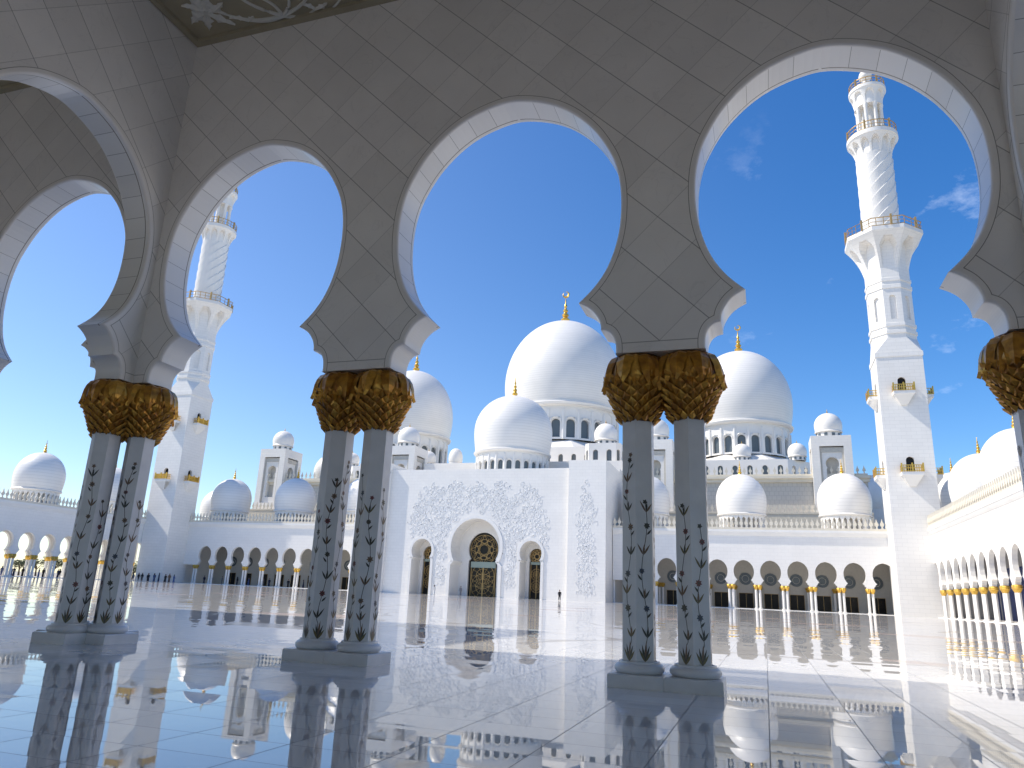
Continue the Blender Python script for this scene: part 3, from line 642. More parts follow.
# ------------------------------------------------------------------ far arcades
def far_arcade(name, label, axis, pos, sgn, cents, depth, domes, colgroup, collabel, backwall='doors', ends=None, inner=False, opencols=None):
    """wall face at pos, gallery reaching depth behind it (sgn: + towards +t)"""
    a, b = (ends or (min(cents)-SP/2, max(cents)+SP/2)); mid = (a+b)/2
    loc = (mid, pos, 0) if axis == 'x' else (pos, mid, 0)
    r = thing(name, loc, label, 'arcade')
    T = T_x(pos, sgn) if axis == 'x' else T_y(pos, sgn)
    mb = MB()
    for c in cents: arch_bay(mb, T, c, SP/2, 13.4, .56, PROF_LO, 0, 1)
    def bx(mb, s0, s1, t0, t1, z0, z1, m=0):
        p, q = T(s0, t0, z0), T(s1, t1, z1); mb.box([min(i, j) for i, j in zip(p, q)], [max(i, j) for i, j in zip(p, q)], m)
    if a < min(cents)-SP/2-.01: bx(mb, a, min(cents)-SP/2-.002, 0, .56, 4.05, 13.4)
    if b > max(cents)+SP/2+.01: bx(mb, max(cents)+SP/2+.002, b, 0, .56, 4.05, 13.4)
    obj('wall', mb, [MBK, MW], r)
    mb = MB(); cornice(mb, a, b, axis, pos, 12.4, 13.42, .4, -sgn); obj('cornice', mb, MW, r)
    mb = MB(); cresting(mb, a, b, axis, pos-sgn*.3, 13.42, sgn); obj('cresting', mb, MC, r)
    mb = MB(); bx(mb, a, b, .57, depth, 12.9, 13.38); bx(mb, a, b, .57, depth, 10.6, 10.8); obj('roof', mb, MW, r)
    mb = MB(); bx(mb, a, b, -.25, depth, -.02, .07); obj('step', mb, MW, r)
    if backwall == 'doors':
        mb = MB(); bx(mb, a, a+.3, .57, depth-.31, 0, 10.55); obj('end_wall', mb, MW, r); mb = MB(); bx(mb, b-.3, b, .57, depth-.31, 0, 10.55); obj('end_wall', mb, MW, r)  # closing walls added to keep sun out of the gallery ends
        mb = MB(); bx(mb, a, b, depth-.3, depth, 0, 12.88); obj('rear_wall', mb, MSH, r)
        for c in cents:
            m2_ = MB(); bx(m2_, c-1.25, c+1.25, depth-.36, depth-.31, .08, 2.75); d_ = obj('door', m2_, MDK, r)
            m2_ = MB()
            for s_ in (-1.25, -.03, 1.19): bx(m2_, c+s_, c+s_+.06, depth-.40, depth-.361, .08, 2.75)
            bx(m2_, c-1.186, c+1.186, depth-.395, depth-.362, 2.69, 2.75); obj('door_frame', m2_, MRAIL, d_)
            m2_ = MB(); pts = [T(c+1.12*cos(2*pi*j/24), depth-.36, 5.28+1.12*sin(2*pi*j/24)) for j in range(24)]; m2_.prism(pts, [i-j for i, j in zip(T(0, .05, 0), T(0, 0, 0))]); w_ = obj('round_window', m2_, MDG, r)
            m2_ = MB()
            for rr in (1.16, .6): m2_.tube([T(c+rr*cos(2*pi*j/24), depth-.38, 5.28+rr*sin(2*pi*j/24)) for j in range(25)], .05, 5)
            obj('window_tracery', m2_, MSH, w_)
    if backwall == 'open':
        mb = MB(); Tb = T_y(pos+sgn*6.6, sgn)
        for c in cents: arch_bay(mb, Tb, c, SP/2, 12.88, .56, PROF_LO, 0, 1)
        obj('inner_wall', mb, [MBK, MW], r)
    for d in domes: arcade_dome(d[0], d[1], r)
    i = 0
    pair = [cents[0]-SP/2]+[c+SP/2 for c in cents]
    for p in pair:
        if p < a-.1 or p > b+.1: continue
        for dx, nm in ((-.325, 'first'), (.325, 'second')):
            if p+dx < a or p+dx > b: continue
            side = {'x': ('left', 'right'), 'y': ('nearer', 'farther')}[axis][0 if dx < 0 else 1]
            x, y = (p+dx, pos+.28*sgn) if axis == 'x' else (pos+.28*sgn, p+dx)
            far_column(x, y, collabel % (side, ORD[i] if i < 20 else 'last'), colgroup)
            if inner and 0 < i < 9:
                x, y = (p+dx, pos+(depth-.9)*sgn); far_column(x, y, '%s column of the %s shaded pair at the rear wall, far right arcade' % (side, ORD[i-1]), 'shaded columns inside the far right arcade')
            if backwall == 'open':
                far_column(pos+sgn*6.88, y, ('%s column of the %s pair, second row behind the left arcade' % (side, ORD[min(i, 19)])), 'second row columns of the left side arcade')
                if nm == 'first': far_column(pos+sgn*(depth-.4), y, ('%s outermost column from the near end, left side arcade' % ORD[min(i, 19)]), 'outermost columns of the left side arcade')
        i += 1
YF = 138.0
cR = [P0-SP/2+SP*k for k in range(-4, 6)]                                  # -21.02 .. 18.76
far_arcade('far_arcade', 'white arcade with keyhole arches and two domes between the carved portal and the right minaret', 'x', YF, 1, cR, 10.2,
           [(-3.44, 144.6), (14.3, 144.6), (-21.1, 144.6)], 'columns of the far right arcade', '%s column of the %s pair from the portal, far right arcade', ends=(-26.4, 24.6), inner=True)
cL = [-118.54+SP*k for k in range(0, 10)]
far_arcade('far_arcade', 'white arcade, partly shadowed, with three domes between the left minaret and the portal', 'x', YF, 1, cL, 10.2,
           [(-118.9, 144.6), (-101.2, 144.6), (-83.4, 144.6)], 'columns of the far left arcade', '%s column of the %s pair from the left minaret, far left arcade', ends=(-124.9, -77.8))
cy = [144.6-SP*k for k in range(2, 30)][::-1]
far_arcade('side_arcade', 'sunlit white side arcade with tall domes receding along the right edge of the courtyard', 'y', 25.2, 1, cy, 11.5,
           [(31.92, 144.6-17.68*k) for k in range(0, 6)], 'columns of the right side arcade', '%s column of the %s pair from the near end, right side arcade', ends=(cy[0]-SP/2, 137.9), backwall='glass')
far_arcade('side_arcade', 'shaded white side arcade seen through to the sky, with one dome, along the left edge', 'y', -131.2, -1, [c for c in cy if c > 60], 12.8,
           [(-137.2, 144.6-17.68*k) for k in range(-1, 5)], 'columns of the left side arcade', '%s column of the %s pair from the near end, left side arcade', ends=(62, 137.9), backwall='open')
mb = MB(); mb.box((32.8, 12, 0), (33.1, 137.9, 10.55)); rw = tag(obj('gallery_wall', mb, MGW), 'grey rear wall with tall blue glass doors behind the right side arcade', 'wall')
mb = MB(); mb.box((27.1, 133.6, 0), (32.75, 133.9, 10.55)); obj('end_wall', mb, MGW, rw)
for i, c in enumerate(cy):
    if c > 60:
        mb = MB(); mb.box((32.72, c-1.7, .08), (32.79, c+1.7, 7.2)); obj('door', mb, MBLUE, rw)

# ------------------------------------------------------------------ prayer hall
XC = -51.7
hall = thing('prayer_hall', (XC, 150, 0), 'great white marble prayer hall with carved portal, tiered terraces and large domes closing the courtyard', 'mosque building')
YR, YP = 132.6, 131.7
mk = keyhole(4.97, 14.35, 0, 4.25, 0.0); sk = keyhole(2.12, 10.35, 0, 1.75, 0.0)
mb = MB(); TR = T_x(YR)
holed(mb, TR, XC, 6.9, 0, 23.9, mk, 4.6, 0, 1)
for c in (-62.75, -40.65): holed(mb, TR, c, 4.15 if c > XC else 4.15, 0, 23.9, sk, 3.9, 0, 1)
for a, b in ((-70.6, -66.9), (-36.5, -33.5)): mb.face([(a, YR, 0), (b, YR, 0), (b, YR, 23.9), (a, YR, 23.9)], 0)
mb.face([(-70.6, YR, 23.9), (-33.5, YR, 23.9), (-33.5, 150, 23.9), (-70.6, 150, 23.9)], 0)
pw = obj('portal_wall', mb, [MBK, MW], hall)
def inner_door(c, hw, zt, y, name):
    pr = keyhole(hw, zt, 0, hw*.84, 0)
    mb = MB(); holed(mb, T_x(y), c, hw*2.4, 0, 16, pr, .6, 0, 0); f = obj('door_surround', mb, MW, pw)
    mb = MB(); Y = y+.55
    mb.face([(c+x, Y, z) for x, z in pr]+[(c-x, Y, z) for x, z in pr[:0:-1]], 0); d = obj('door', mb, MDK, pw)
    return pr, Y
def door_tracery(c, hw, zt, y, pr):
    mb = MB(); Y = y+.45
    zs = zt-hw*1.05
    for rr in (.3, .62, .9): mb.tube([(c+hw*rr*cos(2*pi*j/30), Y, zs+hw*rr*sin(2*pi*j/30)) for j in range(31)], .05, 4)
    for j in range(8):
        a = 2*pi*j/8; mb.tube([(c+hw*.92*cos(a), Y, zs+hw*.92*sin(a)), (c+hw*.92*cos(a+2.35), Y, zs+hw*.92*sin(a+2.35))], .045, 4)
        mb.tube([(c+hw*.6*cos(a)+hw*.25*cos(t*pi/6), Y, zs+hw*.6*sin(a)+hw*.25*sin(t*pi/6)) for t in range(13)], .035, 4)
    zl = zs-hw*1.15
    for zc in (zl*.72, zl*.36):
        for rr in (.75, .45): mb.tube([(c+hw*rr*cos(2*pi*j/24), Y, zc+hw*rr*sin(2*pi*j/24)) for j in range(25)], .045, 4)
        for j in range(6): a = pi*j/6; mb.tube([(c-hw*.8*cos(a), Y, zc-hw*.8*sin(a)), (c+hw*.8*cos(a), Y, zc+hw*.8*sin(a))], .03, 4)
    for s_ in (-.8, -.02, .02, .8): mb.tube([(c+s_*hw, Y, .05), (c+s_*hw, Y, zl+.4)], .07, 4)
    obj('door_tracery', mb, MTRA, pw)
    mb = MB(); mb.box((c-hw*.83, Y-.1, zl+.1), (c+hw*.83, Y-.02, zl+.1+hw*.36)); obj('transom_panel', mb, MTEAL, pw)
for c, hw, zt, y in ((XC, 3.1, 12.1, 137.1), (-62.75, 1.4, 9.2, 136.3), (-40.65, 1.4, 9.2, 136.3)):
    pr, Y = inner_door(c, hw, zt, y, ''); door_tracery(c, hw, zt, y, pr)
def frame(mb, prof, w, y, d, c):
    O = []
    for i, p in enumerate(prof):
        a = prof[max(i-1, 0)]; b = prof[min(i+1, len(prof)-1)]; t = (b[0]-a[0], b[1]-a[1]) if i else (1, 0); n = sqrt(t[0]**2+t[1]**2) or 1
        nx, nz = -t[1]/n, t[0]/n
        if i >= len(prof)-3: nx, nz = 1, 0
        O.append((p[0]+nx*w, p[1]+nz*w))
    for s_ in (-1, 1):
        for i in range(len(prof)-1):
            A, B, C, D = prof[i], prof[i+1], O[i+1], O[i]
            mb.face([(c+s_*q[0], y-d, q[1]) for q in (A, B, C, D)]); mb.face([(c+s_*D[0], y-d, D[1]), (c+s_*C[0], y-d, C[1]), (c+s_*C[0], y, C[1]), (c+s_*D[0], y, D[1])])
            mb.face([(c+s_*A[0], y-d, A[1]), (c+s_*A[0], y, A[1]), (c+s_*B[0], y, B[1]), (c+s_*B[0], y-d, B[1])])
for c, pr, w in ((XC, mk, .62), (-62.75, sk, .5), (-40.65, sk, .5)):
    mb = MB(); frame(mb, pr, w, YR, .16, c); obj('arch_frame', mb, MW, pw)
# carved vines: spirals and leaves standing proud of the wall
def relief(xa, xb, za, zb, y, inside, n, seed, par, sc=1.):
    rnd = random.Random(seed); mb = MB(); k = 0; tries = 0
    while k < n and tries < n*30:
        tries += 1
        x, z = rnd.uniform(xa, xb), rnd.uniform(za, zb)
        if not inside(x, z): continue
        k += 1; a = rnd.random()*6.28; r = rnd.uniform(.3, .75)*sc; sg = rnd.choice((-1, 1)); pts = []
        for i in range(9):
            t = i/8; rr = r*(1-.75*t); aa = a+sg*t*5.0; pts.append((x+rr*cos(aa), y-.015, z+rr*sin(aa)))
        mb.tube(pts, [.05*sc*(1-.5*i/8) for i in range(9)], 4)
        for j in range(2):
            aa = a+rnd.uniform(-1, 1)+j*3; l = rnd.uniform(.35, .6)*sc; px, pz = x+r*cos(aa), z+r*sin(aa)
            d = (cos(aa+sg), sin(aa+sg)); nrm = (-d[1], d[0])
            if not inside(px+d[0]*l, pz+d[1]*l): continue
            L_ = (px+d[0]*l*.5+nrm[0]*.085*sc, y-.01, pz+d[1]*l*.5+nrm[1]*.085*sc); R_ = (px+d[0]*l*.5-nrm[0]*.085*sc, y-.01, pz+d[1]*l*.5-nrm[1]*.085*sc)
            B = (px, y-.03, pz); E_ = (px+d[0]*l, y-.03, pz+d[1]*l); C = (px+d[0]*l*.5, y-.05, pz+d[1]*l*.5)
            mb.face((B, L_, C)); mb.face((L_, E_, C)); mb.face((E_, R_, C)); mb.face((R_, B, C))
    obj('carved_relief', mb, MREL, par)
def in_portal(x, z):
    def hit(c, hw, zt, low): return abs(x-c) < hw and z < zt and not (z > zt-hw and (x-c)**2+(z-(zt-hw))**2 > hw*hw)
    if hit(XC, 5.9, 15.7, 0) or hit(-62.75, 2.9, 11.2, 0) or hit(-40.65, 2.9, 11.2, 0): return False
    u = abs(x-XC)
    top = 21.6-.10*u+.5*sin(x*1.3) if u < 12.5 else 19.8-(u-12.5)*3.4
    if z > top or u > 14.2: return False
    if z < 9: return 5.9 < u < 8.3 or (12.9 < u < 14.0 and z > 5)
    return True
relief(-66, -37.5, 2.3, 21.8, YR, in_portal, 620, 5, pw)
def pylon(xa, xb, z1, rel):
    mb = MB(); mb.box((xa, YP, 0), (xb, 146, z1), 0, False); p = obj('portal_pylon', mb, MBK, hall)
    if rel:
        c = (xa+xb)/2
        relief(xa+.8, xb-.8, 1.2, 22.6, YP, lambda x, z: abs(x-c) < (1.75 if z < 15 else 1.75*(1-((z-15)/7.8)**1.2) if z < 22.8 else 0), 150, 9, p, .85)
    return p
pylon(-33.5, -26.5, 25.2, True); pylon(-77.7, -70.6, 25.2, True)
mb = MB(); mb.box((-70.5, 141.8, 0), (-33.6, 150, 23.85), 0); mb.box((-77.6, 146, 13.3), (-26.6, 160, 25.9), 0); obj('portal_block', mb, MBK, hall)

def window_row(mb, mbp, T, a, b, n, z0, z1, hw, zt, zb, dep, par, mf=MW):
    w = (b-a)/n/2; pr = round_top(hw, zt, zb)
    for i in range(n): holed(mb, T, a+w*(2*i+1), w, z0, z1, pr, dep, 0, 0)
def big_dome(x, y, R, zw, zt, zr, zbase, n, tip, label, wz=(0, 0), crescent=True):
    mb = MB(); mb.lathe([(px, pz) for px, pz in dome_prof(R, zw, zt, zr, 30)], 84)
    mb.lathe([(R*.90, zr-R*.09), (R*.975, zr-R*.07), (R*.99, zr-R*.035), (R*.965, zr-R*.02), (R*.965, zr), (R*.94, zr+.01)], 84)
    d = obj('great_dome', mb, MDM, hall, (x, y, 0), label)
    Rd = R*.90; mb = MB(); hwid = Rd*math.tan(pi/n); zt_d = zr-R*.09; H = zt_d-zbase
    wb, wt = zbase+H*.06, zbase+H*.62; hw = hwid*.58
    pr = round_top(hw, wt, wb); panes = []
    for j in range(n):
        a = 2*pi*(j+.5)/n; c, s_ = cos(a), sin(a)
        T = lambda s, t, z, c=c, s_=s_: ((Rd-t)*c-s*s_, (Rd-t)*s_+s*c, z)
        holed(mb, T, 0, hwid, zbase, zt_d, pr, R*.05, 0, 0)
        # moulded hood over the window and pilaster between
        hp = round_top(hw*1.28, wt+H*.06, wb)
        for sd in (-1, 1):
            pts = [T(sd*q[0], -.10*R/12, q[1]) for q in hp[:-1]]; mb.tube(pts, R*.011, 4)
        mb.tube([T(-hwid, -.02, zbase), T(-hwid, -.02, zt_d-H*.12)], R*.024, 6)
        for sd in (-1, 1): mb.tube([T(sd*hwid*(1-q*.9), -.02, zt_d-H*(.14-.10*sin(q*pi/2))) for q in (0, .25, .5, .75, 1)], R*.010, 4)
        pts = [T(q[0], R*.05, q[1]) for q in pr]+[T(-q[0], R*.05, q[1]) for q in pr[:0:-1]]
        mp_ = MB(); mp_.face(pts); panes.append(mp_)
    dr = obj('drum', mb, MW, d, (x, y, 0))
    for mp_ in panes: obj('window', mp_, MDG, d, (x, y, 0))
    h = tip-zt; mb = MB(); mb.lathe(finial_prof(zt-.02*R, h*.80 if crescent else h, h*.135), 16)
    if crescent:
        rc = h*.085; zc = tip-rc; pts = [(rc*sin(t+.5), 0, zc-rc*cos(t+.5)) for t in [(-2.75+5.5*i/20) for i in range(21)]]
        mb.tube(pts, [max(.03, h*.034*cos((i-10)/10*1.45)) for i in range(21)], 6)
    obj('finial', mb, MGOLD, d, (x, y, 0)); return d
big_dome(XC, 195.4, 16.8, 57.5, 77.4, 50.2, 39.8, 24, 87.4, 'largest central dome with gold crescent finial')
big_dome(-3.7, 199.5, 13.0, 51.3, 66.6, 45.4, 36.5, 22, 74.6, 'great dome right of the central one')
big_dome(-100.9, 199.5, 12.5, 51.3, 66.6, 45.4, 36.5, 22, 74.6, 'great dome left of the central one')
big_dome(XC-.2, 152.9, 8.75, 35.4, 43.9, 30.7, 25.0, 26, 48.6, 'lower front dome above the carved portal', crescent=False)
# terraces behind the court arcades
def terrace(xa, xb):
    mb = MB(); mb.box((xa, 157, 13.3), (xb, 166, 18.3)); o = obj('lower_terrace', mb, MC, hall)
    mb = MB(); cresting(mb, xa, xb, 'x', 156.9, 18.3, 1, 1.1); obj('cresting', mb, MC, o)
    mb = MB(); mb.box((xa, 161, 18.2), (xb, 240, 25.7)); o2 = obj('upper_terrace', mb, MLT, hall)
    mb = MB(); mb.box((xa-.3, 160.4, 25.2), (xb+.3, 161.2, 26.4)); mb.box((xa-.6, 160.0, 25.9), (xb+.6, 161.25, 26.45)); obj('cornice', mb, MC, o2)
    mb = MB(); cresting(mb, xa, xb, 'x', 160.3, 26.45, 1, 1.2); obj('cresting', mb, MC, o2)
terrace(-26.4, 20.6); terrace(-123.8, -77.8)
mb = MB(); mb.box((-77.7, 162, 13.3), (-26.5, 240, 30.5)); obj('central_block', mb, MBK, hall)
def small_dome_mesh(R, win=10):
    mb = MB(); mb.lathe(dome_prof(R, R*1.0, R*2.0, R*.55, 12), 28); mb.lathe([(R*.93, R*.42), (R*1.0, R*.48), (R*.95, R*.56)], 28); mb.lathe([(R*.84, 0), (R*.84, R*.44)], 28)
    for j in range(win):
        a = 2*pi*j/win; c = Vector((cos(a), sin(a))); t = Vector((-sin(a), cos(a)))
        pts = [(*(c*R*.845-t*R*.11), R*.06), (*(c*R*.845+t*R*.11), R*.06), (*(c*R*.845+t*R*.11), R*.34), (*(c*R*.845-t*R*.11), R*.34)]
        mb.prism(pts, (c.x*R*.03, c.y*R*.03, 0), 1)
    mb.lathe(finial_prof(R*1.98, R*.35, R*.07), 8, m=2); return mb.mesh('turret_dome', [MW, MDG, MGOLD])
SD = small_dome_mesh(2.2); SD2 = small_dome_mesh(2.75)
# niche towers
def tower(xc, yf=159.1, w=7.6, zt=34.5, label=None):
    mb = MB(); hw = w/2; z0 = 13.4; D = w
    fr = [(T_x(yf), xc), (T_x(yf+D, -1), xc), (T_y(xc-hw), yf+hw), (T_y(xc+hw, -1), yf+hw)]
    mp_ = MB()
    for T, c in fr:
        # recessed rectangular frame, then keyhole niche
        rect = [(0, zt-2.2), (hw*.60, zt-2.2), (hw*.60, zt-14)]
        holed(mb, T, c, hw, z0, zt, rect, .35, 0, 0)
        T2 = lambda s, t, z, T=T: T(s, t+.35, z)
        rim = [(0, zt-3.4), (hw*.5, zt-3.4), (hw*.5, zt-14)]
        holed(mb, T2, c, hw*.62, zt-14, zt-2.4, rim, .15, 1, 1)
        T3 = lambda s, t, z, T=T: T(s, t+.5, z)
        kp = keyhole(hw*.33, zt-4.4, 0, hw*.26, zt-12.5)
        holed(mb, T3, c, hw*.5, zt-14, zt-3.4, kp, 1.1, 0, 0, 1, None)
    mb.face([(xc-hw, yf, zt), (xc+hw, yf, zt), (xc+hw, yf+D, zt), (xc-hw, yf+D, zt)])
    t = obj('niche_tower', mb, [MBK, MSH], hall, (0, 0, 0), label)
    obj('turret_dome', SD2.copy(), None, t, (xc, yf+hw, zt))
    return t
for x, l in ((14.2, 'square niche tower with small dome beside the right minaret'), (-21.3, 'square niche tower seen between the nearest columns'), (-82.9, 'square niche tower just right of the middle columns'), (-119.9, 'square niche tower beside the left minaret')): tower(x, label=l)
# stepped blocks carrying the great domes
def block(xc, yc, hw, z0, z1, nwin, turrets, label=None, ch=.35):
    """octagonal-plan block with small arched windows and corner turrets"""
    c = hw*ch; P = [(-hw+c, -hw), (hw-c, -hw), (hw, -hw+c), (hw, hw-c), (hw-c, hw), (-hw+c, hw), (-hw, hw-c), (-hw, -hw+c)]
    mb = MB()
    for i in range(8):
        a = Vector((xc+P[i][0], yc+P[i][1])); b = Vector((xc+P[(i+1) % 8][0], yc+P[(i+1) % 8][1])); d = (b-a); Ln = d.length; d.normalize(); nin = Vector((-d.y, d.x))
        T = lambda s, t, z, a=a, d=d, nin=nin: (*(a+d*s+nin*t), z)
        n = max(1, int(round(Ln/3.2))) if nwin else 0
        H = z1-z0
        for k in range(n): holed(mb, T, Ln*(k+.5)/n, Ln/n/2, z0, z1, round_top(min(.6, Ln/n*.3), z0+H*.84, z0+H*.52), .5, 0, 0, 1)
    mb.face([(xc+x, yc+y, z1) for x, y in P]); o = obj('dome_block', mb, [MW, MDG], hall, (0, 0, 0), label)
    for i, k in enumerate(turrets): obj('turret_dome', (SD if k[2] == 0 else SD2).copy(), None, o, (xc+k[0], yc+k[1], z1))
    return o
def base_stack(xc, yc, R, ztop, z1, zlow, tur=True):
    big = R*1.22
    block(xc, yc, big, zlow, z1, True, [(-big*.80, -big*.80, 0), (big*.80, -big*.80, 0), (0, -big*1.0+2.6, 0)] if tur else [])
    mb = MB(); mb.lathe([(R*1.24, z1), (R*1.16, z1+(ztop-z1)*.25), (R*.93, ztop-.4), (R*.88, ztop)], 8, (xc, yc), radians(22.5), smooth=False); obj('dome_plinth', mb, MW, hall)
base_stack(-3.7, 199.5, 13.0, 36.6, 34.2, 25.6)
base_stack(-100.9, 199.5, 12.6, 36.6, 34.2, 25.6)
base_stack(XC, 195.4, 16.8, 39.8, 36.5, 25.6, False)
# low blocks and little domes in front of the great drums
for x, y, z, w, k, l in ((-33.9, 168, 35.0, 4.2, 1, 'small turret dome right of the central dome'),):
    b = block(x, y, w, 25.6, z, True, [(0, 0, k)], l, .25)
mb = MB(); mb.lathe(dome_prof(4.5, 6.0, 10.9, 3.9), 40, (-110.2, 172)); mb.lathe([(4.0, 0), (4.0, 4.0)], 24, (-110.2, 172)); mb.lathe(finial_prof(10.8, 2.8, .35), 10, (-110.2, 172), m=1)
for v in range(len(mb.v)): mb.v[v] = (mb.v[v][0], mb.v[v][1], mb.v[v][2]+24.2)
obj('terrace_dome', mb, [MDM, MGOLD], hall)
mb = MB(); mb.lathe(dome_prof(2.0, 2.6, 5.4, 1.4), 28, (-80.6, 188)); mb.lathe([(1.8, -3.0), (1.8, 1.4)], 24, (-80.6, 188))
for v in range(len(mb.v)): mb.v[v] = (mb.v[v][0], mb.v[v][1], mb.v[v][2]+34.0)
obj('onion_turret', mb, [MW], hall, label='small pointed onion dome in the gap left of the central dome')
mb = MB(); mb.lathe(dome_prof(6.5, 26.5, 34, 24.5), 40, (29.5, 205)); mb.lathe([(6.1, 13), (6.1, 24.6)], 28, (29.5, 205)); obj('rear_dome', mb, [MW], hall)

# ------------------------------------------------------------------ minarets
def rail(mb, R, z, n, seg, h=1.7, oct_=False):
    for zz, rr in ((z+.15, .07), (z+h*.95, .09), (z+h*.5, .05)):
        k = seg; mb.tube([(R*cos(2*pi*j/k+(pi/8 if oct_ else 0)), R*sin(2*pi*j/k+(pi/8 if oct_ else 0)), zz) for j in range(k+1)], rr, 4)
    for j in range(n):
        a = 2*pi*(j+.5)/n; Rr = R
        if oct_:
            b = (a % (pi/4))-pi/8; Rr = R*cos(pi/8)/cos(b)
        x, y = Rr*cos(a), Rr*sin(a); w = .16 if j % 4 == 0 else .05
        mb.box((x-w, y-w, z), (x+w, y+w, z+h*(1.15 if j % 4 == 0 else .95)))
def flare(mb, n, r0, r1, z0, z1, octa, k=24, nz=26):
    """bracket of scooped niches under a balcony"""
    rows = []
    for i in range(nz+1):
        t = i/nz; z = z0+(z1-z0)*t; row = []
        rr = r0+(r1-r0)*(t**2.2*.55+t*.45)
        for j in range(n*k):
            u = (j % k)/k-.5; a = 2*pi*(j/k)/n - (pi/n)
            hwid = .37 if t < .42 else .37*sqrt(max(0, 1-((t-.42)/.46)**2))
            ins = abs(u) < hwid and t < .88
            ri = r0*1.0+(rr-r0)*.22*t if ins else rr
            if octa:
                ri = ri/cos(u*2*pi/n)
            row.append(mb.vert((ri*cos(a), ri*sin(a), z)))
        rows.append(row)
    m = n*k
    for i in range(nz):
        for j in range(m): mb.idx((rows[i][j], rows[i][(j+1) % m], rows[i+1][(j+1) % m], rows[i+1][j]), 0, False)
def octl(mb, prof, **k): mb.lathe([(r/cos(pi/8), z) for r, z in prof], 8, ph=pi/8, smooth=False, **k)
def minaret(x, y, label):
    t = thing('minaret', (x, y, 0), label, 'minaret', 'courtyard minarets'); L0 = (x, y, 0); H = 3.55
    mb = MB(); holes = []
    for ax, sg in (('x', 1), ('x', -1), ('y', 1), ('y', -1)):
        T = (T_x(-H*sg, sg) if ax == 'x' else T_y(-H*sg, sg))
        holed(mb, T, 0, H, -.02, 30, round_top(.62, 24.95, 22.4), .5, 0, 0, 1)
        holed(mb, T, 0, H, 30, 42.3, round_top(.62, 38.45, 35.9), .5, 0, 0, 1)
    # square to octagon
    q = H; c = H*math.tan(pi/8)
    mb.box((-H-.12, -H-.12, 42.1), (H+.12, H+.12, 42.9))
    r_ = 3.45; cc = r_*math.tan(pi/8)
    O = [(r_, -cc), (r_, cc), (cc, r_), (-cc, r_), (-r_, cc), (-r_, -cc), (-cc, -r_), (cc, -r_)]
    Sq = [(q, -q), (q, q), (-q, q), (-q, -q)]
    for i in range(4):
        a, b = Sq[i], Sq[(i+1) % 4]; o1, o2 = O[2*i], O[2*i+1]; o3 = O[(2*i+2) % 8]
        mb.face([(a[0], a[1], 42.9), (b[0], b[1], 42.9), (*o2, 45.6), (*o1, 45.6)]); mb.face([(b[0], b[1], 42.9), (*o3, 45.6), (*o2, 45.6)])
    sh = obj('shaft', mb, [MBN, MDK], t, L0)
    mb = MB(); octl(mb, [(3.45, 45.6), (3.45, 46.3), (3.62, 46.35), (3.62, 46.9), (3.45, 47.0), (3.45, 47.6), (3.6, 47.65), (3.6, 48.2), (3.42, 48.3)])
    for j in range(8):
        a = pi/4*j; c_, s_ = cos(a), sin(a); T = lambda s, tt, z, c_=c_, s_=s_: ((3.42-tt)*c_-s*s_, (3.42-tt)*s_+s*c_, z)
        holed(mb, T, 0, 3.42*math.tan(pi/8), 48.3, 54.6, round_top(.52, 53.4, 49.0), .35, 0, 0, 0)
    octl(mb, [(3.42, 54.6), (3.58, 54.7), (3.58, 55.3), (3.42, 55.4), (3.42, 56.0), (3.55, 56.1), (3.55, 56.6), (3.4, 56.7), (3.4, 58.6)])
    flare(mb, 8, 3.4, 5.95, 58.6, 64.6, True); octl(mb, [(5.95, 64.6), (6.1, 64.8), (6.1, 65.5), (0.1, 65.5)])
    obj('octagonal_tier', mb, MBN, t, L0)
    mb = MB(); n = 9; nz = 60; us = [0, .25, .5, .75, .93, 1.0]; rows = []
    for i in range(nz+1):
        z = 65.4+(82.3-65.4)*i/nz; row = []
        for k in range(n):
            for u in us[:-1]:
                a = 2*pi/n*(u+k+(z-65.4)/2.35); r = 3.0+.2*(1-u/.93) if u < .93 else 3.0
                row.append(mb.vert((r*cos(a), r*sin(a), z)))
        rows.append(row)
    m = len(rows[0])
    for i in range(nz):
        for j in range(m): mb.idx((rows[i][j], rows[i][(j+1) % m], rows[i+1][(j+1) % m], rows[i+1][j]), 0, False)
    flare(mb, 12, 3.05, 4.3, 82.2, 85.6, False, 20, 22); mb.lathe([(4.3, 85.6), (4.42, 85.7), (4.42, 86.5), (.1, 86.5)], 48)
    obj('spiral_tier', mb, MW, t, L0)
    mb = MB(); mb.lathe([(1.25, 86.4), (1.25, 93.6)], 20)
    for j in range(8):
        a = 2*pi*j/8+pi/8; mb.lathe([(.5, 86.5), (.5, 86.9), (.34, 87.1), (.34, 92.6), (.48, 93.0), (.48, 93.4)], 10, (2.1*cos(a), 2.1*sin(a)))
    mb.lathe([(.1, 93.2), (2.5, 93.2)], 24); flare(mb, 8, 2.45, 3.15, 93.2, 96.4, False, 20, 20); mb.lathe([(3.15, 96.4), (3.28, 96.5), (3.28, 97.1), (.1, 97.1)], 40)
    mb.lathe([(1.0, 97.1), (.7, 98.2), (.5, 99.2), (.55, 99.6), (1.1, 100.2), (1.2, 100.8), (1.0, 101.4), (.45, 101.9), (.4, 102.1)], 20)
    obj('lantern', mb, MW, t, L0)
    mb = MB(); mb.lathe(finial_prof(102.0, 5.4, .42), 12); obj('finial', mb, MGOLD, t, L0)
    for R, z, n_, seg, oc in ((5.95/cos(pi/8), 65.5, 32, 8, True), (4.25, 86.5, 24, 32, False), (3.1, 97.1, 20, 28, False)):
        mb = MB(); rail(mb, R, z, n_, seg, 1.7 if z < 90 else 1.4, oc); obj('balcony_rail', mb, MRAIL, t, L0)
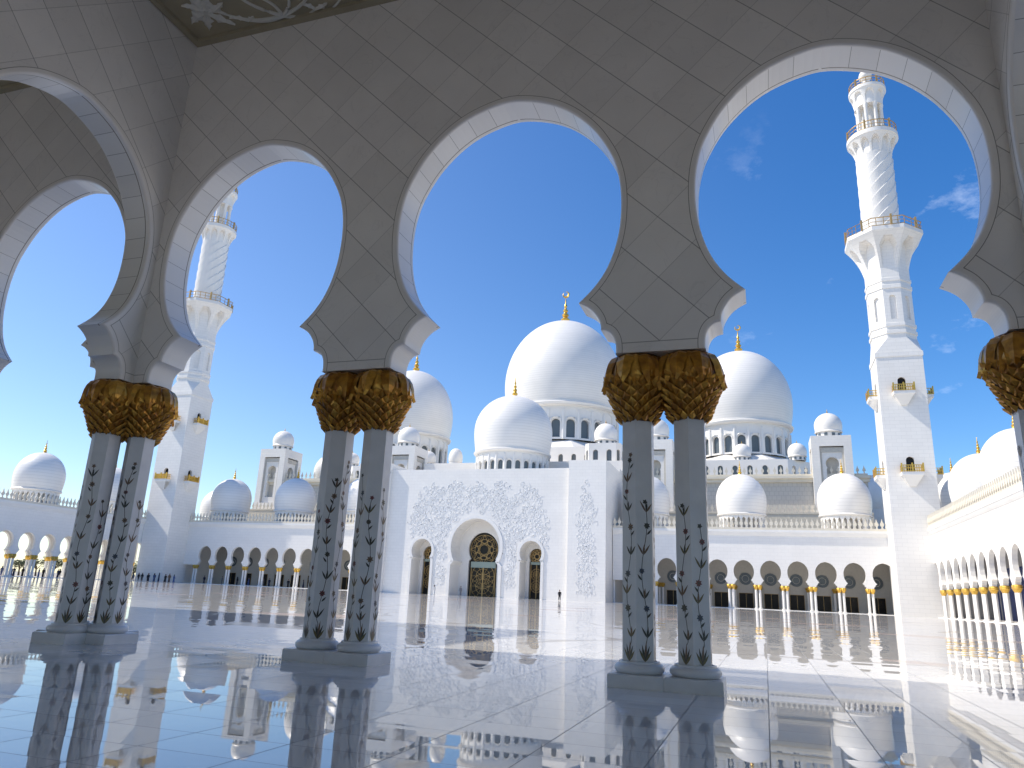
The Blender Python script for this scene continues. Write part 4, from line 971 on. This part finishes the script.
    for z in (22.3, 35.8):
        for ax, sg in (('x', 1), ('x', -1), ('y', 1), ('y', -1)):
            T = (T_x(-H*sg, sg) if ax == 'x' else T_y(-H*sg, sg))
            def bx(mb, s0, s1, t0, t1, z0, z1):
                p, q_ = T(s0, t0, z0), T(s1, t1, z1); mb.box([min(i, j) for i, j in zip(p, q_)], [max(i, j) for i, j in zip(p, q_)])
            mb = MB(); bx(mb, -1.6, 1.6, -1.35, -.001, z-.55, z)
            A = [T(-1.5, -1.25, z-.55), T(1.5, -1.25, z-.55), T(1.5, -.002, z-.55), T(-1.5, -.002, z-.55)]; B = [T(-.5, -.25, z-2.2), T(.5, -.25, z-2.2), T(.5, -.002, z-2.2), T(-.5, -.002, z-2.2)]
            for i in range(3): mb.face([A[(i+3) % 4], A[i], B[i], B[(i+3) % 4]])
            mb.face([A[2], A[1], B[1], B[2]]); mb.face(B)
            b_ = obj('balcony', mb, MW, t, L0)
            mb = MB()
            for zz in (z+.06, z+.55, z+1.02):
                bx(mb, -1.6, 1.6, -1.4, -1.3, zz, zz+.1); bx(mb, -1.6, -1.5, -1.295, -.01, zz, zz+.1); bx(mb, 1.5, 1.6, -1.295, -.01, zz, zz+.1)
            for k in range(11):
                s_ = -1.55+k*.31; w = .12 if k % 5 == 0 else .045; bx(mb, s_-w, s_+w, -1.44, -1.441+.2, z, z+(1.4 if k % 5 == 0 else 1.08))
            for s_ in (-1.56, 1.56):
                for k in (1, 2, 3): bx(mb, s_-.045, s_+.045, -1.3+k*.31, -1.22+k*.31, z, z+1.08)
            obj('railing', mb, MGOLD, b_, L0)
            # keep one window hood in view above each balcony
    return t
mr_ = minaret(23.4, 135.55, 'tall white minaret on the right, gold balconies, rising through the rightmost arch')
copy_tree(mr_, (-127.6, 135.55, 0), 'tall white minaret on the left, partly behind the second arch and the left columns')

# block of the near entrance outside the frame, whose shadow lies on the court
mb = MB(); mb.box((-78, 9.7, 0), (-26.5, 16.0, 24.5)); mb.box((-78, -4, 13.4), (-26.5, 9.7, 24.5)); tag(obj('entrance_block', mb, MBK), 'white entrance block beyond the left edge of the picture', 'building')

# ------------------------------------------------------------------ trees beyond the left arcade
MLEAF = mat_plain('foliage', (.07, .10, .035), .7, noise=.5, nscale=1.2); MBARK = mat_plain('bark', (.12, .09, .06), .9)
def tree_meshes(seed):
    r = random.Random(seed); tr = MB(); tr.tube([(0, 0, -.03), (.1, 0, 1.0), (.05, .1, 2.4)], [.2, .15, .1], 7)
    blobs = []
    for k in range(6):
        a = r.random()*6.28; e = (cos(a)*r.uniform(.7, 1.7), sin(a)*r.uniform(.7, 1.7), r.uniform(2.4, 4.0)); tr.tube([(.08, .03, 1.5), (e[0]*.5, e[1]*.5, e[2]*.75), e], [.1, .06, .03], 5); blobs.append((e, r.uniform(.8, 1.3)))
    cr = MB()
    for e, R_ in blobs:
        for q in range(110):
            v = Vector((r.gauss(0, 1), r.gauss(0, 1), r.gauss(0, 1))).normalized()*R_*r.uniform(.45, 1.1); p = Vector(e)+Vector((v.x, v.y, v.z*.75))
            a = Vector((r.gauss(0, 1), r.gauss(0, 1), r.gauss(0, 1))).normalized(); b = a.orthogonal().normalized(); sz = r.uniform(.10, .22)
            cr.face([p-a*sz, p+b*sz*.6, p+a*sz, p-b*sz*.6])
    return tr.mesh('trunk', [MBARK]), cr.mesh('crown', [MLEAF])
TM = [tree_meshes(k) for k in (1, 2, 3)]
rt_ = random.Random(4)
for i in range(16):
    x, y = -164-rt_.random()*9, 96+i*5.6+rt_.uniform(-1.5, 1.5); t = thing('tree', (x, y, 0), 'small green tree beyond the left side arcade, %s from the near end of the row' % ORD[i], 'tree', 'trees beyond the left arcade', rt_.random()*6)
    obj('trunk', TM[i % 3][0], None, t, (x, y, 0)); obj('crown', TM[i % 3][1], None, t, (x, y, 0)); t.scale = (1.25, 1.25, rt_.uniform(.95, 1.25))

# ------------------------------------------------------------------ people
skin = mat_plain('skin', (.42, .26, .18), .6); hairm = mat_plain('hair', (.03, .02, .015), .6)
def bake_skin(name, verts, edges, radii, mat, root=0, sub=1):
    me = bpy.data.meshes.new(name+'_t'); me.from_pydata(verts, edges, []); o = bpy.data.objects.new(name+'_t', me); COL.objects.link(o)
    md = o.modifiers.new('s', 'SKIN'); ly = me.skin_vertices[0] if me.skin_vertices else None
    if ly is None: return None
    for i, r in enumerate(radii): ly.data[i].radius = (r, r) if not isinstance(r, tuple) else r
    for i in range(len(verts)): ly.data[i].use_root = (i == root)
    ms = o.modifiers.new('u', 'SUBSURF'); ms.levels = sub; ms.render_levels = sub
    dg = bpy.context.evaluated_depsgraph_get(); dg.update(); me2 = bpy.data.meshes.new_from_object(o.evaluated_get(dg)); me2.name = name
    bpy.data.objects.remove(o); me2.materials.clear(); me2.materials.append(mat)
    for p in me2.polygons: p.use_smooth = True
    return me2
def loft(mb, rings, n=10, m=0):
    R = [[mb.vert((cx+rx*cos(2*pi*j/n), cy_+ry*sin(2*pi*j/n), z)) for j in range(n)] for cx, cy_, z, rx, ry in rings]
    for i in range(len(R)-1):
        for j in range(n): mb.idx((R[i][j], R[i][(j+1) % n], R[i+1][(j+1) % n], R[i+1][j]), m, True)
    mb.idx(R[0][::-1], m); mb.idx(R[-1], m)
def person_body(st):
    """one continuous figure: legs, torso, neck, head, arms; st = stride"""
    V = [(0, 0, .93), (0, 0, 1.12), (0, 0, 1.38), (0, 0, 1.50), (0, -.01, 1.62), (0, 0, 1.70)]
    E = [(0, 1), (1, 2), (2, 3), (3, 4), (4, 5)]; R = [.13, .115, .13, .05, .085, .07]
    for s_ in (-1, 1):
        b = len(V); V += [(s_*.09, 0, .86), (s_*.10, -s_*st*.5, .48), (s_*.10, s_*-st*1.0+.02, .08), (s_*.10, s_*-st*1.0-.14, .04)]
        E += [(0, b), (b, b+1), (b+1, b+2), (b+2, b+3)]; R += [.085, .06, .04, .035]
        b = len(V); V += [(s_*.19, 0, 1.40), (s_*.25, s_*st*.2, 1.13), (s_*.25, s_*st*.5-.06, .90), (s_*.24, s_*st*.5-.09, .80)]
        E += [(2, b), (b, b+1), (b+1, b+2), (b+2, b+3)]; R += [.055, .042, .033, .035]
    return V, E, R
pgroup = 'visitors standing about the courtyard'
def make_bodies():
    out = []
    for st in (.02, .16):
        V, E, R = person_body(st); me = bake_skin('body', V, E, R, skin); out.append(me)
    return out
BOD = make_bodies()
cloth_cols = {'navy': (.02, .03, .07), 'black': (.012, .012, .015), 'white': (.7, .7, .68), 'grey': (.18, .18, .19), 'brown': (.12, .07, .04), 'blue': (.05, .1, .25), 'green': (.05, .09, .05), 'red': (.3, .04, .04)}
CM = {k: mat_plain('cloth_'+k, v, .85) for k, v in cloth_cols.items()}
def clothes(kind, st):
    mb = MB()
    if kind == 'robe': loft(mb, [(0, 0, .05, .22, .17+st*.5), (0, 0, .5, .19, .15+st*.3), (0, 0, .95, .17, .13), (0, 0, 1.2, .17, .12), (0, 0, 1.4, .21, .12), (0, 0, 1.47, .1, .08)])
    else:
        loft(mb, [(0, 0, .84, .175, .145), (0, 0, 1.1, .165, .13), (0, 0, 1.36, .2, .14), (0, 0, 1.44, .17, .11), (0, 0, 1.49, .07, .07)])
        for s_ in (-1, 1): loft(mb, [(s_*.10, -s_*st*1.0+.02, .09, .065, .07), (s_*.10, -s_*st*.5, .48, .08, .085), (s_*.09, 0, .86, .1, .11)], 8)
    for s_ in (-1, 1): loft(mb, [(s_*.25, s_*st*.5-.05, .93, .045, .045), (s_*.25, s_*st*.2, 1.13, .055, .055), (s_*.2, 0, 1.41, .07, .07)], 8)
    return mb
def person(x, y, rz, kind, col, hair, label, stp=0, h=1.0):
    st = (.02, .16)[stp]; t = thing('person', (x, y, 0.0), label, 'person', pgroup, rz)
    obj('body', BOD[stp], None, t, (x, y, 0)); key = (kind, st)
    obj('clothing', clothes(kind, st), CM[col], t, (x, y, 0))
    mb = MB(); loft(mb, [(0, .03, 1.60, .08, .07), (0, .02, 1.68, .098, .1), (0, .01, 1.75, .09, .095), (0, .01, 1.79, .045, .05)]) 
    if hair == 'scarf': mb = MB(); loft(mb, [(0, .03, 1.44, .13, .11), (0, .035, 1.58, .105, .095), (0, .02, 1.7, .108, .115), (0, .01, 1.80, .06, .065)])
    obj('headscarf' if hair == 'scarf' else 'hair', mb, CM['black'] if hair == 'scarf' else hairm, t, (x, y, 0)); t.scale = (h, h, h)
    return t
person(-32.7, 124.0, .4, 'trousers', 'black', 'short', 'person in dark clothes walking alone before the right end of the carved portal', 1)
person(-50.4-4.1, 133.5, 0, 'trousers', 'grey', 'short', 'person in grey standing inside the main portal arch', 0)
person(-58.9, 131.2, 1, 'robe', 'white', 'scarf', 'person in white robe and dark headscarf beside the main portal frame', 0)
rn = random.Random(11); cols = ['navy', 'black', 'blue', 'black', 'navy', 'grey', 'green', 'brown', 'navy', 'red', 'white']
for i in range(15):
    c = rn.choice(cols[:9]); k = rn.choice(['robe', 'trousers']); xx = -131.5+i*.95+rn.uniform(-.25, .25)
    person(xx, 129.6+rn.uniform(-1, 1), rn.random()*6, k, c, rn.choice(['scarf', 'short']), 'person in %s %s, %s in the row before the left minaret' % (c, 'robe' if k == 'robe' else 'trousers', ORD[i]), rn.randrange(2), rn.uniform(.93, 1.06))
for i in range(12):
    c = rn.choice(cols[:6]); k = rn.choice(['robe', 'trousers'])
    person(-135.5+rn.uniform(-1, 1), 96+i*1.9+rn.uniform(-.8, .8), rn.random()*6, k, c, rn.choice(['scarf', 'short']), 'person in %s %s, %s from the near end inside the left side arcade' % (c, 'robe' if k == 'robe' else 'trousers', ORD[i]), rn.randrange(2))
for i in range(13):
    c = rn.choice(cols[:6]); k = rn.choice(['robe', 'trousers'])
    person(-119.5+i*2.4+rn.uniform(-.8, .8), 141+rn.uniform(-1.5, 1.5), rn.random()*6, k, c, rn.choice(['scarf', 'short']), 'person in %s %s, %s from the left inside the far left arcade' % (c, 'robe' if k == 'robe' else 'trousers', ORD[i]), rn.randrange(2))
for i in range(3):
    person(-24+i*1.3, 143+i*.5, i, 'robe', 'black', 'scarf', 'person in black robe, %s from the left inside the arcade just right of the portal' % ORD[i], 0)
